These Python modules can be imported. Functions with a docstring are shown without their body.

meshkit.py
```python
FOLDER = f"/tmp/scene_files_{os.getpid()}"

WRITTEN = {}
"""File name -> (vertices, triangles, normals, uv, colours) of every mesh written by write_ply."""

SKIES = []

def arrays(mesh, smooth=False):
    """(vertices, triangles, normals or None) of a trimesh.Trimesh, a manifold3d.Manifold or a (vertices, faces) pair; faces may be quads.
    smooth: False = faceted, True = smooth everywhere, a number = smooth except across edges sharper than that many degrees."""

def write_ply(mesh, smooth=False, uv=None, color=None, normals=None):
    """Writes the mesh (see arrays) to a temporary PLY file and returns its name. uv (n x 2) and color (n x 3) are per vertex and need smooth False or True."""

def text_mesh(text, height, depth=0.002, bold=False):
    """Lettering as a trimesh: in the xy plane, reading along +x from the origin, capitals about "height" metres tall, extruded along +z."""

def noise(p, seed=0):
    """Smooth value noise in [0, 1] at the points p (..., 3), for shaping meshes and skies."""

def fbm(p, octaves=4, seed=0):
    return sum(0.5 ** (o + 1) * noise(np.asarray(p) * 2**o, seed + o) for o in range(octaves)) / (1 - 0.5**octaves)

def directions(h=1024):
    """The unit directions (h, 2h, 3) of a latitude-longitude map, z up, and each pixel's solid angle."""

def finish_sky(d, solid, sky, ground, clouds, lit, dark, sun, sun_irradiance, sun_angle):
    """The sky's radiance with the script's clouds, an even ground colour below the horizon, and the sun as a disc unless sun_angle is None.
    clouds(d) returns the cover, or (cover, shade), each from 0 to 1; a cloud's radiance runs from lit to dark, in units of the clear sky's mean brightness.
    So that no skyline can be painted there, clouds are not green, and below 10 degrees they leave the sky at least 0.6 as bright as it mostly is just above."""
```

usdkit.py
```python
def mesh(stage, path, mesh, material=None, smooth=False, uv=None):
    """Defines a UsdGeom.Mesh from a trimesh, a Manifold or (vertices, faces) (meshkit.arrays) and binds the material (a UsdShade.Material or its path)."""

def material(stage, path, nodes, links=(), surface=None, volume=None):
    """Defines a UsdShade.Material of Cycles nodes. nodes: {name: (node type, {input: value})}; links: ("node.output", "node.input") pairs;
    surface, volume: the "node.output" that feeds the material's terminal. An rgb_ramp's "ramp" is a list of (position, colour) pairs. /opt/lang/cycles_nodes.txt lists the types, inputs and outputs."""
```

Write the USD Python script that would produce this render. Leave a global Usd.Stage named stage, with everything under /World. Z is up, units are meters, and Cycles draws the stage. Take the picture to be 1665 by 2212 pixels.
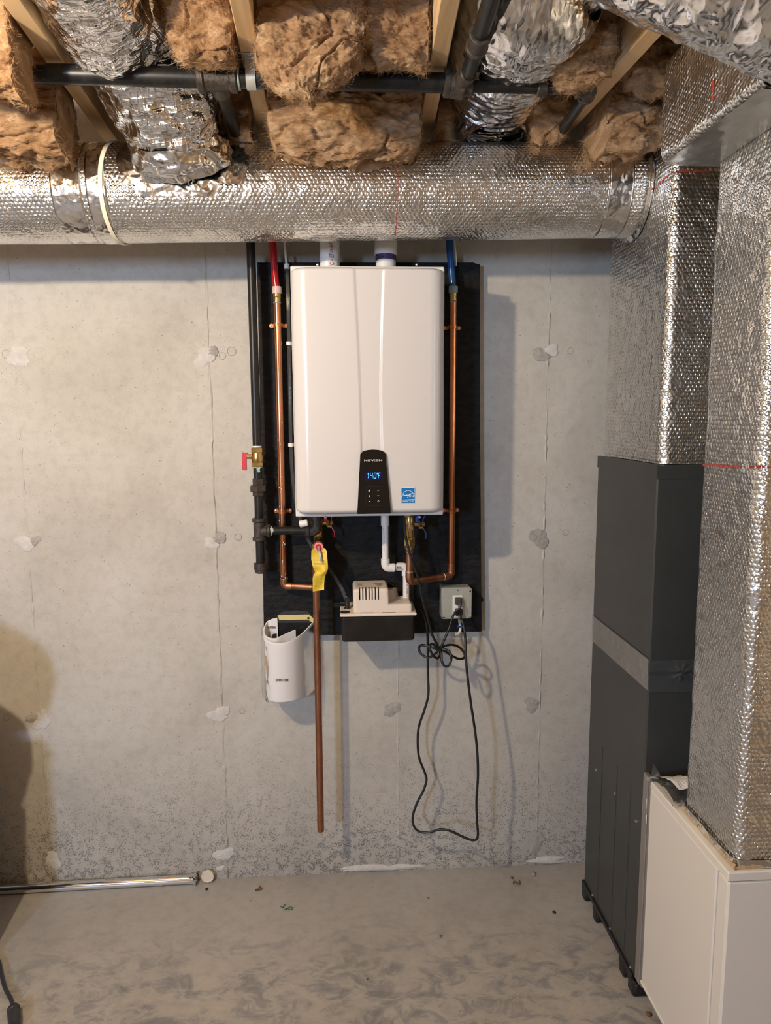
import math, random
import numpy as np
import trimesh, manifold3d
from shapely.geometry import Polygon, Point, box as sbox, LineString
from pxr import Usd, UsdGeom, UsdLux, UsdShade, Gf, Sdf, Vt
import usdkit, meshkit

stage = Usd.Stage.CreateInMemory()
UsdGeom.SetStageUpAxis(stage, UsdGeom.Tokens.z)
UsdGeom.SetStageMetersPerUnit(stage, 1.0)
UsdGeom.Xform.Define(stage, '/World')
UsdGeom.Scope.Define(stage, '/World/Looks')
R = np.random.default_rng(7)
random.seed(7)
PI = math.pi
A = np.array

# ------------------------------------------------------------------ camera
W, H = 1665, 2212
FPX, YAW, PITCH, ROLL = 1560.8, .0614, .1332, -.0056
CAM = A([.4212, -2.4155, 1.6356])
def _basis():
    cy, sy, cp, sp = math.cos(YAW), math.sin(YAW), math.cos(PITCH), math.sin(PITCH)
    f = A([sy*cp, cy*cp, -sp]); r = A([cy, -sy, 0]); u = np.cross(r, f)
    c, s = math.cos(ROLL), math.sin(ROLL)
    return r*c + u*s, -r*s + u*c, f
RT, UP, FW = _basis()
cam = UsdGeom.Camera.Define(stage, '/World/camera')
cam.CreateHorizontalApertureAttr(36.0)
cam.CreateVerticalApertureAttr(36.0*H/W)
cam.CreateFocalLengthAttr(36.0*FPX/W)
cam.CreateClippingRangeAttr(Gf.Vec2f(.05, 50))
cam.CreateExposureAttr(0.18)
m4 = Gf.Matrix4d(1)
for i, v in enumerate((RT, UP, -FW)):
    m4.SetRow(i, Gf.Vec4d(*map(float, v), 0))
m4.SetRow(3, Gf.Vec4d(*map(float, CAM), 1))
cam.AddTransformOp().Set(m4)

def at(px, py, **k):
    """surveying helper: the point seen at (px, py) of the photograph that lies at a known depth y=, x= or height z="""
    d = FW + RT*(px - W/2)/FPX + UP*(H/2 - py)/FPX
    (a, v), = k.items(); i = 'xyz'.index(a)
    return CAM + d*(v - CAM[i])/d[i]
def on_plane(px, py, n, c):
    d = FW + RT*(px - W/2)/FPX + UP*(H/2 - py)/FPX
    n = A(n, float)
    return CAM + d*((c - CAM@n)/(d@n))

# ------------------------------------------------------------------ lights
LAMP = A([-.55, -1.70, 2.225])          # warm bare bulb under the joists, left of the camera
WIN = A([-1.40, -4.26, 1.85])           # small basement window in the wall behind the camera
LAMP_W, WIN_W, FILL = 92.0, 142.0, .02
l = UsdLux.SphereLight.Define(stage, '/World/warm_bulb_light')
l.CreateRadiusAttr(.032); l.CreateIntensityAttr(LAMP_W/(4*PI*PI*.032**2)); l.CreateColorAttr(Gf.Vec3f(1.0, .805, .54)); l.CreateNormalizeAttr(False)
l.AddTranslateOp().Set(Gf.Vec3d(*map(float, LAMP)))
l = UsdLux.RectLight.Define(stage, '/World/window_daylight')
l.CreateWidthAttr(.33); l.CreateHeightAttr(.48); l.CreateIntensityAttr(WIN_W); l.CreateColorAttr(Gf.Vec3f(.50, .69, 1.0)); l.CreateNormalizeAttr(False)
l.AddTranslateOp().Set(Gf.Vec3d(*map(float, WIN))); l.AddRotateXOp().Set(90.0)
l = UsdLux.DomeLight.Define(stage, '/World/outdoor_sky')
l.CreateIntensityAttr(FILL); l.CreateColorAttr(Gf.Vec3f(.8, .9, 1.0))

# ------------------------------------------------------------------ scene helpers
_names = {}
def numbered(parent, name):
    k = (parent, name); n = _names.get(k, 0); _names[k] = n + 1
    return name if n == 0 else f'{name}_{n:03d}'
class Node:
    def __init__(s, path, loc): s.path, s.loc = path, loc
    @property
    def prim(s): return stage.GetPrimAtPath(s.path)
def meta(prim, **k):
    for a, b in k.items():
        if b: prim.SetCustomDataByKey(a, b)
def thing(name, label, cat, loc, group=None, kind=None):
    path = '/World/' + numbered('/World', name)
    x = UsdGeom.Xform.Define(stage, path); x.AddTranslateOp().Set(Gf.Vec3d(*map(float, loc)))
    meta(x.GetPrim(), label=label, category=cat, group=group, kind=kind)
    return Node(path, A(loc, float))
def as_tm(m):
    if hasattr(m, 'to_mesh'):
        q = m.to_mesh(); return trimesh.Trimesh(q.vert_properties[:, :3], q.tri_verts, process=False)
    return m
def part(parent, name, mesh, mat, smooth=35, label=None, uv=None, kind=None):
    """a mesh prim, in world coordinates, under its thing or part"""
    mesh = as_tm(mesh).copy(); mesh.vertices = mesh.vertices - parent.loc
    path = parent.path + '/' + numbered(parent.path, name)
    p = usdkit.mesh(stage, path, mesh, MAT[mat], smooth=smooth, uv=uv)
    meta(p.GetPrim(), label=label, kind=kind)
    return Node(path, parent.loc)
def single(name, mesh, mat, label, cat, smooth=35, group=None, kind=None, uv=None):
    """a thing that is one mesh; its origin is the middle of its base"""
    mesh = as_tm(mesh).copy(); b = mesh.bounds
    o = A([(b[0, 0]+b[1, 0])/2, (b[0, 1]+b[1, 1])/2, b[0, 2]]); mesh.vertices = mesh.vertices - o
    path = '/World/' + numbered('/World', name)
    p = usdkit.mesh(stage, path, mesh, MAT[mat], smooth=smooth, uv=uv)
    p.AddTranslateOp().Set(Gf.Vec3d(*map(float, o)))
    meta(p.GetPrim(), label=label, category=cat, group=group, kind=kind)
    return Node(path, o)
def structure(name, mesh=None, mat=None, smooth=35, label=None):
    path = '/World/' + numbered('/World', name)
    if mesh is None:
        p = UsdGeom.Xform.Define(stage, path)
    else:
        p = usdkit.mesh(stage, path, as_tm(mesh), MAT[mat], smooth=smooth)
    meta(p.GetPrim(), kind='structure', label=label)
    return Node(path, A([0., 0, 0]))

# ------------------------------------------------------------------ mesh helpers
cat = trimesh.util.concatenate
def box(lo, hi, bev=0.0):
    lo, hi = np.minimum(lo, hi).astype(float), np.maximum(lo, hi).astype(float)
    if bev <= 0:
        m = trimesh.creation.box(extents=hi-lo); m.apply_translation((lo+hi)/2); return m
    bev = min(bev, .49*(hi-lo).min()); pts = []
    for s in np.ndindex(2, 2, 2):
        c = np.where(s, hi, lo); d = np.where(s, -1, 1)*bev
        for k in range(3):
            v = c + d; v[k] = c[k]; pts.append(v)
    return trimesh.convex.convex_hull(A(pts))
_ico = trimesh.creation.icosphere(subdivisions=2).vertices
def rbox(lo, hi, r):
    lo, hi = np.minimum(lo, hi).astype(float), np.maximum(lo, hi).astype(float)
    r = min(r, .499*(hi-lo).min())
    pts = [np.where(s, hi-r, lo+r) + _ico*r for s in np.ndindex(2, 2, 2)]
    return trimesh.convex.convex_hull(np.vstack(pts))
def frame_of(d):
    d = A(d, float); d = d/np.linalg.norm(d)
    a = A([0, 0, 1.]) if abs(d[2]) < .9 else A([1., 0, 0])
    u = np.cross(a, d); u /= np.linalg.norm(u)
    return u, np.cross(d, u), d
def lathe(p0, p1, prof, n=28, flute=None):
    """surface of revolution from p0 towards p1: prof = [(distance along, radius)]"""
    u, v, d = frame_of(A(p1, float)-A(p0, float)); th = np.arange(n)*2*PI/n
    ring = np.cos(th)[:, None]*u + np.sin(th)[:, None]*v
    V, F = [], []
    for t, r in prof: V.append(A(p0) + d*t + ring*max(r, 1e-5))
    m = len(prof)
    for i in range(m-1):
        for j in range(n):
            a, b = i*n+j, i*n+(j+1) % n
            F += [(a, b, b+n), (a, b+n, a+n)]
    V = np.vstack(V); c0, c1 = len(V), len(V)+1
    V = np.vstack([V, A(p0)+d*prof[0][0], A(p0)+d*prof[-1][0]])
    for j in range(n):
        F.append((c0, (j+1) % n, j)); F.append((c1, (m-1)*n+j, (m-1)*n+(j+1) % n))
    return trimesh.Trimesh(V, F, process=False)
def cyl(p0, p1, r, n=24, ch=0.0):
    L = float(np.linalg.norm(A(p1, float)-A(p0, float)))
    if ch <= 0: return lathe(p0, p1, [(0, r), (L, r)], n)
    return lathe(p0, p1, [(0, r-ch), (ch, r), (L-ch, r), (L, r-ch)], n)
def hexnut(p0, p1, r): return cyl(p0, p1, r, 6, r*.08)
def spline(pts, n=12):
    P = A(pts, float); P = np.vstack([2*P[0]-P[1], P, 2*P[-1]-P[-2]]); out = []
    for i in range(1, len(P)-2):
        p0, p1, p2, p3 = P[i-1:i+3]
        for t in np.arange(n)/n:
            out.append(.5*(2*p1+(p2-p0)*t+(2*p0-5*p1+4*p2-p3)*t*t+(3*p1-p0-3*p2+p3)*t**3))
    return np.vstack([out, P[-2]])
def fillet(pts, rad, n=8):
    P = A(pts, float); out = [P[0]]
    for i in range(1, len(P)-1):
        a, b = P[i-1]-P[i], P[i+1]-P[i]; la, lb = np.linalg.norm(a), np.linalg.norm(b); a, b = a/la, b/lb
        ang = math.acos(np.clip(a@b, -1, 1)); t = min(rad/math.tan(ang/2), .48*la, .48*lb)
        s, e = P[i]+a*t, P[i]+b*t
        for k in np.arange(n+1)/n: out.append((1-k)**2*s+2*k*(1-k)*P[i]+k*k*e)
    return np.vstack([out, P[-1]])
def sweep_frames(P):
    T = np.gradient(P, axis=0); T /= np.linalg.norm(T, axis=1)[:, None]
    u, v, _ = frame_of(T[0]); U = [u]
    for t in T[1:]:
        u = u - t*(u@t); u = u/np.linalg.norm(u); U.append(u)
    U = A(U); return T, U, np.cross(T, U)
def tube(P, r, n=14, caps=True, uv=False, disp=None):
    P = A(P, float); T, U, V = sweep_frames(P); m = len(P)
    r = np.broadcast_to(r, m).astype(float)
    k = n+1 if uv else n
    th = np.arange(k)*2*PI/n
    s = np.r_[0, np.cumsum(np.linalg.norm(np.diff(P, axis=0), axis=1))]
    dirs = np.cos(th)[None, :, None]*U[:, None] + np.sin(th)[None, :, None]*V[:, None]
    pts = P[:, None] + dirs*r[:, None, None]
    if disp is not None: pts = pts + dirs*disp(pts, s[:, None], th[None, :])[..., None]
    F = []
    I, J = np.meshgrid(np.arange(m-1), np.arange(n), indexing='ij'); a = I*k+J; b = I*k+(J+1) % k
    F = np.vstack([np.stack([a, b, b+k], -1).reshape(-1, 3), np.stack([a, b+k, a+k], -1).reshape(-1, 3)])
    vv = pts.reshape(-1, 3); st = np.stack([np.broadcast_to(s[:, None], (m, k)), np.broadcast_to((th*r.mean())[None], (m, k))], -1).reshape(-1, 2)
    if caps:
        c0, c1 = len(vv), len(vv)+1; vv = np.vstack([vv, P[0], P[-1]]); st = np.vstack([st, [0, 0], [s[-1], 0]])
        j = np.arange(n); j1 = (j+1) % k
        F = np.vstack([F, np.stack([np.full(n, c0), j1, j], -1), np.stack([np.full(n, c1), (m-1)*k+j, (m-1)*k+j1], -1)])
    tm = trimesh.Trimesh(vv, F, process=False)
    return (tm, st) if uv else tm
def ring(c, axis, R0, r, n=40, k=10):
    u, v, d = frame_of(axis); th = np.linspace(0, 2*PI, n+1)
    P = A(c) + R0*(np.cos(th)[:, None]*u + np.sin(th)[:, None]*v)
    return tube(P, r, k, caps=False)
def prism(poly, depth, origin, right=(1, 0, 0), up=(0, 0, 1)):
    """shapely polygon in (right, up) extruded towards right x up (out of the wall = -y by default)"""
    m = trimesh.creation.extrude_polygon(poly, depth, engine='earcut')
    return place(m, origin, right, up)
def place(m, origin, right=(1, 0, 0), up=(0, 0, 1)):
    r, u = A(right, float), A(up, float); n = np.cross(r, u)
    m = m.copy(); v = m.vertices; m.vertices = A(origin) + v[:, :1]*r + v[:, 1:2]*u + v[:, 2:3]*n
    return m
def text(s, h, origin, right=(1, 0, 0), up=(0, 0, 1), depth=.0006, bold=False, center=True, width=None):
    m = meshkit.text_mesh(s, h, depth, bold); b = m.bounds
    m.vertices -= [(b[0, 0]+b[1, 0])/2 if center else b[0, 0], (b[0, 1]+b[1, 1])/2, 0]
    if width: m.vertices[:, 0] *= width/(b[1, 0]-b[0, 0])
    return place(m, origin, right, up)
def ribbon(P, wid, th):
    """flat strip of thickness th along points P, width vectors wid"""
    P, wid = A(P, float), A(wid, float); T = np.gradient(P, axis=0); N = np.cross(T, wid); N /= np.linalg.norm(N, axis=1)[:, None]
    q = np.stack([P-wid/2-N*th/2, P+wid/2-N*th/2, P+wid/2+N*th/2, P-wid/2+N*th/2], 1); m = len(P); F = []
    for i in range(m-1):
        for j in range(4):
            a, b = i*4+j, i*4+(j+1) % 4; F += [(a, b, b+4), (a, b+4, a+4)]
    F += [(0, 2, 1), (0, 3, 2), (4*m-4, 4*m-3, 4*m-2), (4*m-4, 4*m-2, 4*m-1)]
    return trimesh.Trimesh(q.reshape(-1, 3), F, process=False)
def grid(fn, nu, nv, closed=False):
    u, v = np.meshgrid(np.linspace(0, 1, nu), np.linspace(0, 1, nv), indexing='ij')
    p = fn(u, v); I, J = np.meshgrid(np.arange(nu-1), np.arange(nv-1), indexing='ij'); a = I*nv+J
    F = np.vstack([np.stack([a, a+nv, a+nv+1], -1).reshape(-1, 3), np.stack([a, a+nv+1, a+1], -1).reshape(-1, 3)])
    return trimesh.Trimesh(p.reshape(-1, 3), F, process=False)
def sheet(fn, nu, nv, th):
    """a thick sheet from a parametric surface"""
    g = grid(fn, nu, nv); n = g.vertex_normals; k = len(g.vertices)
    V = np.vstack([g.vertices+n*th/2, g.vertices-n*th/2]); F = [g.faces, g.faces[:, ::-1]+k]
    idx = np.arange(k).reshape(nu, nv)
    e = np.concatenate([idx[:-1, 0], idx[-1, :-1], idx[:0:-1, -1], idx[0, :0:-1]]); f = np.roll(e, -1)
    F += [np.stack([e, f+k, f], -1), np.stack([e, e+k, f+k], -1)]
    return trimesh.Trimesh(V, np.vstack(F), process=False)
fbm, noise = meshkit.fbm, meshkit.noise

# ------------------------------------------------------------------ materials
MAT = {}
def mat(name, nodes, links=(), surface='p.BSDF'):
    MAT[name] = usdkit.material(stage, '/World/Looks/' + name, nodes, links, surface=surface)
def plain(name, col, rough=.5, metal=0.0, bump=None, var=0.0, scale=20, **k):
    n = {'p': ('principled_bsdf', {'base_color': col, 'roughness': rough, 'metallic': metal, **k})}; L = []
    if var or bump:
        n['g'] = ('geometry', {}); n['n'] = ('noise_texture', {'scale': float(scale), 'detail': 5.0, 'roughness': .6}); L += [('g.position', 'n.vector')]
    if var:
        c = A(col); n['r'] = ('rgb_ramp', {'ramp': [(.3, tuple(c*(1-var))), (.7, tuple(np.minimum(c*(1+var), 1)))]}); L += [('n.fac', 'r.fac'), ('r.color', 'p.base_color')]
    if bump:
        n['b'] = ('bump', {'strength': 1.0, 'distance': bump}); L += [('n.fac', 'b.height'), ('b.normal', 'p.normal')]
    mat(name, n, L)
def two_tone(name, c1, c2, scale, lo=.4, hi=.6, rough=.5, metal=0.0, bump=0.0, stretch=(1, 1, 1), bscale=None, detail=5.0, **k):
    n = {'g': ('geometry', {}), 'm': ('mapping', {'scale': stretch}), 'n': ('noise_texture', {'scale': float(scale), 'detail': detail, 'roughness': .65}),
         'r': ('rgb_ramp', {'ramp': [(lo, c1), (hi, c2)]}), 'p': ('principled_bsdf', {'roughness': rough, 'metallic': metal, **k})}
    L = [('g.position', 'm.vector'), ('m.vector', 'n.vector'), ('n.fac', 'r.fac'), ('r.color', 'p.base_color')]
    if bump:
        n['n2'] = ('noise_texture', {'scale': float(bscale or scale), 'detail': 6.0, 'roughness': .65}); n['b'] = ('bump', {'strength': 1.0, 'distance': bump})
        L += [('m.vector', 'n2.vector'), ('n2.fac', 'b.height'), ('b.normal', 'p.normal')]
    mat(name, n, L)

def concrete(name, base, blotch, floor=False):
    n = {'g': ('geometry', {}), 'p': ('principled_bsdf', {'roughness': .78 if not floor else .5, 'specular_ior_level': .35}),
         'big': ('noise_texture', {'scale': 2.2, 'detail': 5.0, 'roughness': .6, 'distortion': .4}),
         'rb': ('rgb_ramp', {'ramp': [(.32, tuple(A(base)*.86)), (.5, base), (.7, blotch)]}),
         'mid': ('noise_texture', {'scale': 28.0, 'detail': 6.0, 'roughness': .7}),
         'rm': ('rgb_ramp', {'ramp': [(.3, (.86, .86, .85)), (.55, (1, 1, 1)), (.8, (1.0, .99, .97))]}),
         'mul': ('mix_color', {'blend_type': 'multiply', 'fac': 1.0}),
         'b': ('bump', {'strength': .6, 'distance': .0012}),
         'fine': ('noise_texture', {'scale': 160.0, 'detail': 3.0, 'roughness': .6})}
    L = [('g.position', 'big.vector'), ('big.fac', 'rb.fac'), ('g.position', 'mid.vector'), ('mid.fac', 'rm.fac'), ('rb.color', 'mul.a'), ('rm.color', 'mul.b'), ('g.position', 'fine.vector')]
    if not floor:
        n.update({
            # bug holes: sparse small pits, and honeycombed pits that crowd together in the bottom of the pour
            'sep': ('separate_xyz', {}), 'vm': ('mapping', {'scale': (70.0, 1.0, 90.0)}), 'vor': ('voronoi_texture', {'scale': 1.0, 'dimensions': '3D', 'randomness': 1.0}),
            'vm2': ('mapping', {'scale': (210.0, 1.0, 280.0), 'rotation': (0, .5, 0)}), 'vor2': ('voronoi_texture', {'scale': 1.0, 'randomness': 1.0}),
            'cut': ('rgb_ramp', {'ramp': [(.06, (0, 0, 0)), (.12, (1, 1, 1))]}),
            'where': ('noise_texture', {'scale': 4.5, 'detail': 6.0, 'roughness': .65}), 'wz': ('map_range', {'from_min': .02, 'from_max': .62, 'to_min': .42, 'to_max': -.02, 'clamp': True}),
            'thr': ('math', {'math_type': 'add'}), 'sub': ('math', {'math_type': 'subtract', 'value2': .36}), 'wc': ('math', {'math_type': 'multiply', 'value2': .62}),
            'lt': ('math', {'math_type': 'less_than'}), 'gate': ('noise_texture', {'scale': 34.0, 'detail': 4.0, 'roughness': .7}), 'gt': ('math', {'math_type': 'greater_than', 'value2': .49}),
            'pit': ('math', {'math_type': 'multiply'}), 'inv': ('math', {'math_type': 'subtract', 'value1': 1.0}), 'inv6': ('math', {'math_type': 'multiply_add', 'value2': .52, 'value3': .48}),
            'mul2': ('mix_color', {'blend_type': 'multiply', 'fac': 1.0}), 'mul3': ('mix_color', {'blend_type': 'multiply', 'fac': 1.0}),
            'pg': ('math', {'math_type': 'multiply_add', 'value2': .55}), 'cut2': ('rgb_ramp', {'ramp': [(.32, (.50, .47, .43)), (.38, (1, 1, 1))]}),
            'hsum': ('math', {'math_type': 'multiply_add', 'value2': 1.6}),
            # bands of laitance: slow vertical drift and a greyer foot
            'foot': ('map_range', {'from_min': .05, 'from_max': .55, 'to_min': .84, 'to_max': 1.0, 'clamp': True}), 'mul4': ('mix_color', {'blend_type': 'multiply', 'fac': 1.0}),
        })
        L += [('g.position', 'sep.vector'), ('g.position', 'vm.vector'), ('vm.vector', 'vor.vector'), ('gate.fac', 'pg.value1'), ('vor.distance', 'pg.value3'), ('pg.value', 'cut2.fac'),
              ('g.position', 'vm2.vector'), ('vm2.vector', 'vor2.vector'), ('g.position', 'where.vector'), ('sep.z', 'wz.value'),
              ('where.fac', 'sub.value1'), ('sub.value', 'wc.value1'), ('wc.value', 'thr.value1'), ('wz.result', 'thr.value2'),
              ('vor2.distance', 'lt.value1'), ('thr.value', 'lt.value2'), ('g.position', 'gate.vector'), ('gate.fac', 'gt.value1'),
              ('lt.value', 'pit.value1'), ('gt.value', 'pit.value2'), ('pit.value', 'inv.value2'), ('inv.value', 'inv6.value1'),
              ('mul.result', 'mul2.a'), ('inv6.value', 'mul2.b'), ('mul2.result', 'mul3.a'), ('cut2.color', 'mul3.b'),
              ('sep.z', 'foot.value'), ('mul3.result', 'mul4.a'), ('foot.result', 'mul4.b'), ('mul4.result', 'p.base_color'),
              ('inv.value', 'hsum.value1'), ('fine.fac', 'hsum.value3'), ('hsum.value', 'b.height'), ('b.normal', 'p.normal')]
    else:
        n.update({'fm': ('mapping', {'scale': (1.0, 1.5, 1.0), 'rotation': (0, 0, .45)}),
                  'tr': ('noise_texture', {'scale': 11.0, 'detail': 11.0, 'roughness': .70, 'distortion': .7}),
                  'trr': ('rgb_ramp', {'ramp': [(.38, (.58, .60, .63)), (.46, (.78, .78, .78)), (.50, (.96, .94, .91)), (.60, (1.06, 1.01, .94))]}),
                  'sep': ('separate_xyz', {}), 'edge': ('map_range', {'from_min': -.5, 'from_max': -.22, 'to_min': 1.0, 'to_max': .12, 'clamp': True}),
                  'mul2': ('mix_color', {'blend_type': 'multiply', 'fac': 1.0})})
        L += [('g.position', 'fm.vector'), ('fm.vector', 'tr.vector'), ('tr.fac', 'trr.fac'), ('g.position', 'sep.vector'), ('sep.y', 'edge.value'), ('edge.result', 'mul2.fac'),
              ('mul.result', 'mul2.a'), ('trr.color', 'mul2.b'), ('mul2.result', 'p.base_color'), ('tr.fac', 'b.height'), ('b.normal', 'p.normal')]
    mat(name, n, L)
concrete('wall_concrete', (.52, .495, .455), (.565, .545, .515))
concrete('floor_concrete', (.385, .373, .36), (.41, .40, .39), floor=True)
plain('plaster', (.57, .555, .545), .85, bump=.004, var=.10, scale=45)
plain('dark_plaster', (.37, .355, .335), .85, bump=.004, var=.15, scale=60)
plain('seam_dark', (.36, .33, .29), .9, var=.2, scale=40)
plain('dull_paint', (.40, .385, .36), .8, var=.08, scale=5)
plain('tan_board', (.68, .56, .41), .7, var=.08, scale=5)

def foil(name, pitch=None, amp=.001, crinkle=.002, cs=60.0, rough=.2, col=(.80, .79, .77), stretch=(1, 1, 1), warp=.0035, scrim=0.0, scrim_axes='xy', ridged=True):
    """aluminium foil facing. pitch: hexagonal bubble spacing in metres, laid out in uv metres; crinkle: wrinkle relief in metres"""
    n = {'g': ('geometry', {}), 'uv': ('texture_coordinate', {}), 'p': ('principled_bsdf', {'base_color': col, 'metallic': 1.0, 'roughness': rough}),
         'gm': ('mapping', {'scale': stretch}),
         'c1': ('noise_texture', {'scale': cs, 'detail': 4.0, 'roughness': .55, 'distortion': .6, 'type': 'ridged_multifractal' if ridged else 'fBM', 'use_normalize': True}),
         'wz': ('noise_texture', {'scale': cs*.35, 'detail': 3.0}), 'wa': ('vector_math', {'math_type': 'multiply_add', 'vector2': (.6/cs, .6/cs, .6/cs)}), 'c2': ('voronoi_texture', {'scale': cs*.42, 'randomness': 1.0}), 'c3': ('voronoi_texture', {'scale': cs*1.05, 'randomness': 1.0}), 'cc': ('math', {'math_type': 'multiply_add', 'value2': .40}), 'ca': ('math', {'math_type': 'multiply', 'value2': crinkle*.6}),
         'cb': ('math', {'math_type': 'multiply_add', 'value2': crinkle*1.5}), 'b': ('bump', {'strength': 1.0, 'distance': 1.0})}
    L = [('g.position', 'gm.vector'), ('gm.vector', 'c1.vector'), ('gm.vector', 'wz.vector'), ('wz.color', 'wa.vector1'), ('gm.vector', 'wa.vector3'), ('wa.vector', 'c2.vector'), ('wa.vector', 'c3.vector'), ('c3.distance', 'cc.value1'), ('c2.distance', 'cc.value3'), ('c1.fac', 'ca.value1'), ('cc.value', 'cb.value1'), ('ca.value', 'cb.value3')]
    h = 'cb.value'
    if pitch:
        n['wn'] = ('noise_texture', {'scale': 45.0, 'detail': 2.0}); n['wv'] = ('vector_math', {'math_type': 'multiply_add', 'vector2': (warp, warp, 0.0)})
        L += [('g.position', 'wn.vector'), ('wn.color', 'wv.vector1'), ('uv.UV', 'wv.vector3')]
        k = 4*PI/(math.sqrt(3)*pitch); prev = None
        for i, a in enumerate((PI/2, PI/2+2*PI/3, PI/2+4*PI/3)):
            n[f'd{i}'] = ('vector_math', {'math_type': 'dot_product', 'vector2': (k*math.cos(a), k*math.sin(a), 0.0)}); n[f's{i}'] = ('math', {'math_type': 'cosine'})
            L += [('wv.vector', f'd{i}.vector1'), (f'd{i}.value', f's{i}.value1')]
        n['s01'] = ('math', {'math_type': 'add'}); n['s012'] = ('math', {'math_type': 'add'})
        n['dome'] = ('map_range', {'range_type': 'smoothstep', 'from_min': -1.5, 'from_max': 1.6, 'to_min': 0.0, 'to_max': 1.0})
        n['hx'] = ('math', {'math_type': 'multiply_add'}); n['an'] = ('noise_texture', {'scale': 22.0, 'detail': 3.0, 'roughness': .6}); n['am'] = ('map_range', {'from_min': .32, 'from_max': .68, 'to_min': amp*.15, 'to_max': amp*1.55, 'clamp': True})
        L += [('g.position', 'an.vector'), ('an.fac', 'am.value'), ('am.result', 'hx.value2')]
        L += [('s0.value', 's01.value1'), ('s1.value', 's01.value2'), ('s01.value', 's012.value1'), ('s2.value', 's012.value2'), ('s012.value', 'dome.value'), ('dome.result', 'hx.value1'), (h, 'hx.value3')]
        h = 'hx.value'
    if scrim:
        n['us'] = ('separate_xyz', {})
        L += [('uv.UV', 'us.vector')]
        for ax in scrim_axes:
            n['q'+ax] = ('math', {'math_type': 'multiply', 'value2': 2*PI/scrim}); n['w'+ax] = ('math', {'math_type': 'cosine'}); n['t'+ax] = ('math', {'math_type': 'power', 'value2': 20.0}); n['aa'+ax] = ('math', {'math_type': 'absolute'})
            n['z'+ax] = ('math', {'math_type': 'multiply_add', 'value2': .0004})
            L += [('us.'+ax, f'q{ax}.value1'), (f'q{ax}.value', f'w{ax}.value1'), (f'w{ax}.value', f'aa{ax}.value1'), (f'aa{ax}.value', f't{ax}.value1'), (f't{ax}.value', f'z{ax}.value1'), (h, f'z{ax}.value3')]
            h = f'z{ax}.value'
    L += [(h, 'b.height'), ('b.normal', 'p.normal')]
    mat(name, n, L)
foil('bubble_foil', pitch=.0114, amp=.0011, crinkle=.0019, cs=70.0, rough=.25, warp=.008)
foil('tape_foil', crinkle=.0030, cs=46.0, rough=.17, col=(.80, .79, .78))
foil('flex_foil', crinkle=.0055, cs=44.0, rough=.16, col=(.82, .81, .80), scrim=.024)
foil('rib_foil', crinkle=.0050, cs=36.0, rough=.18, col=(.82, .81, .80), scrim=.064, scrim_axes='x', stretch=(1.6, .7, 1.0))
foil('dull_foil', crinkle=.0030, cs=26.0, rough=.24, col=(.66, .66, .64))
plain('galvanized', (.50, .52, .48), .36, metal=.45, var=.06, scale=60)
plain('red_print', (.42, .05, .035), .5)

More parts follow.
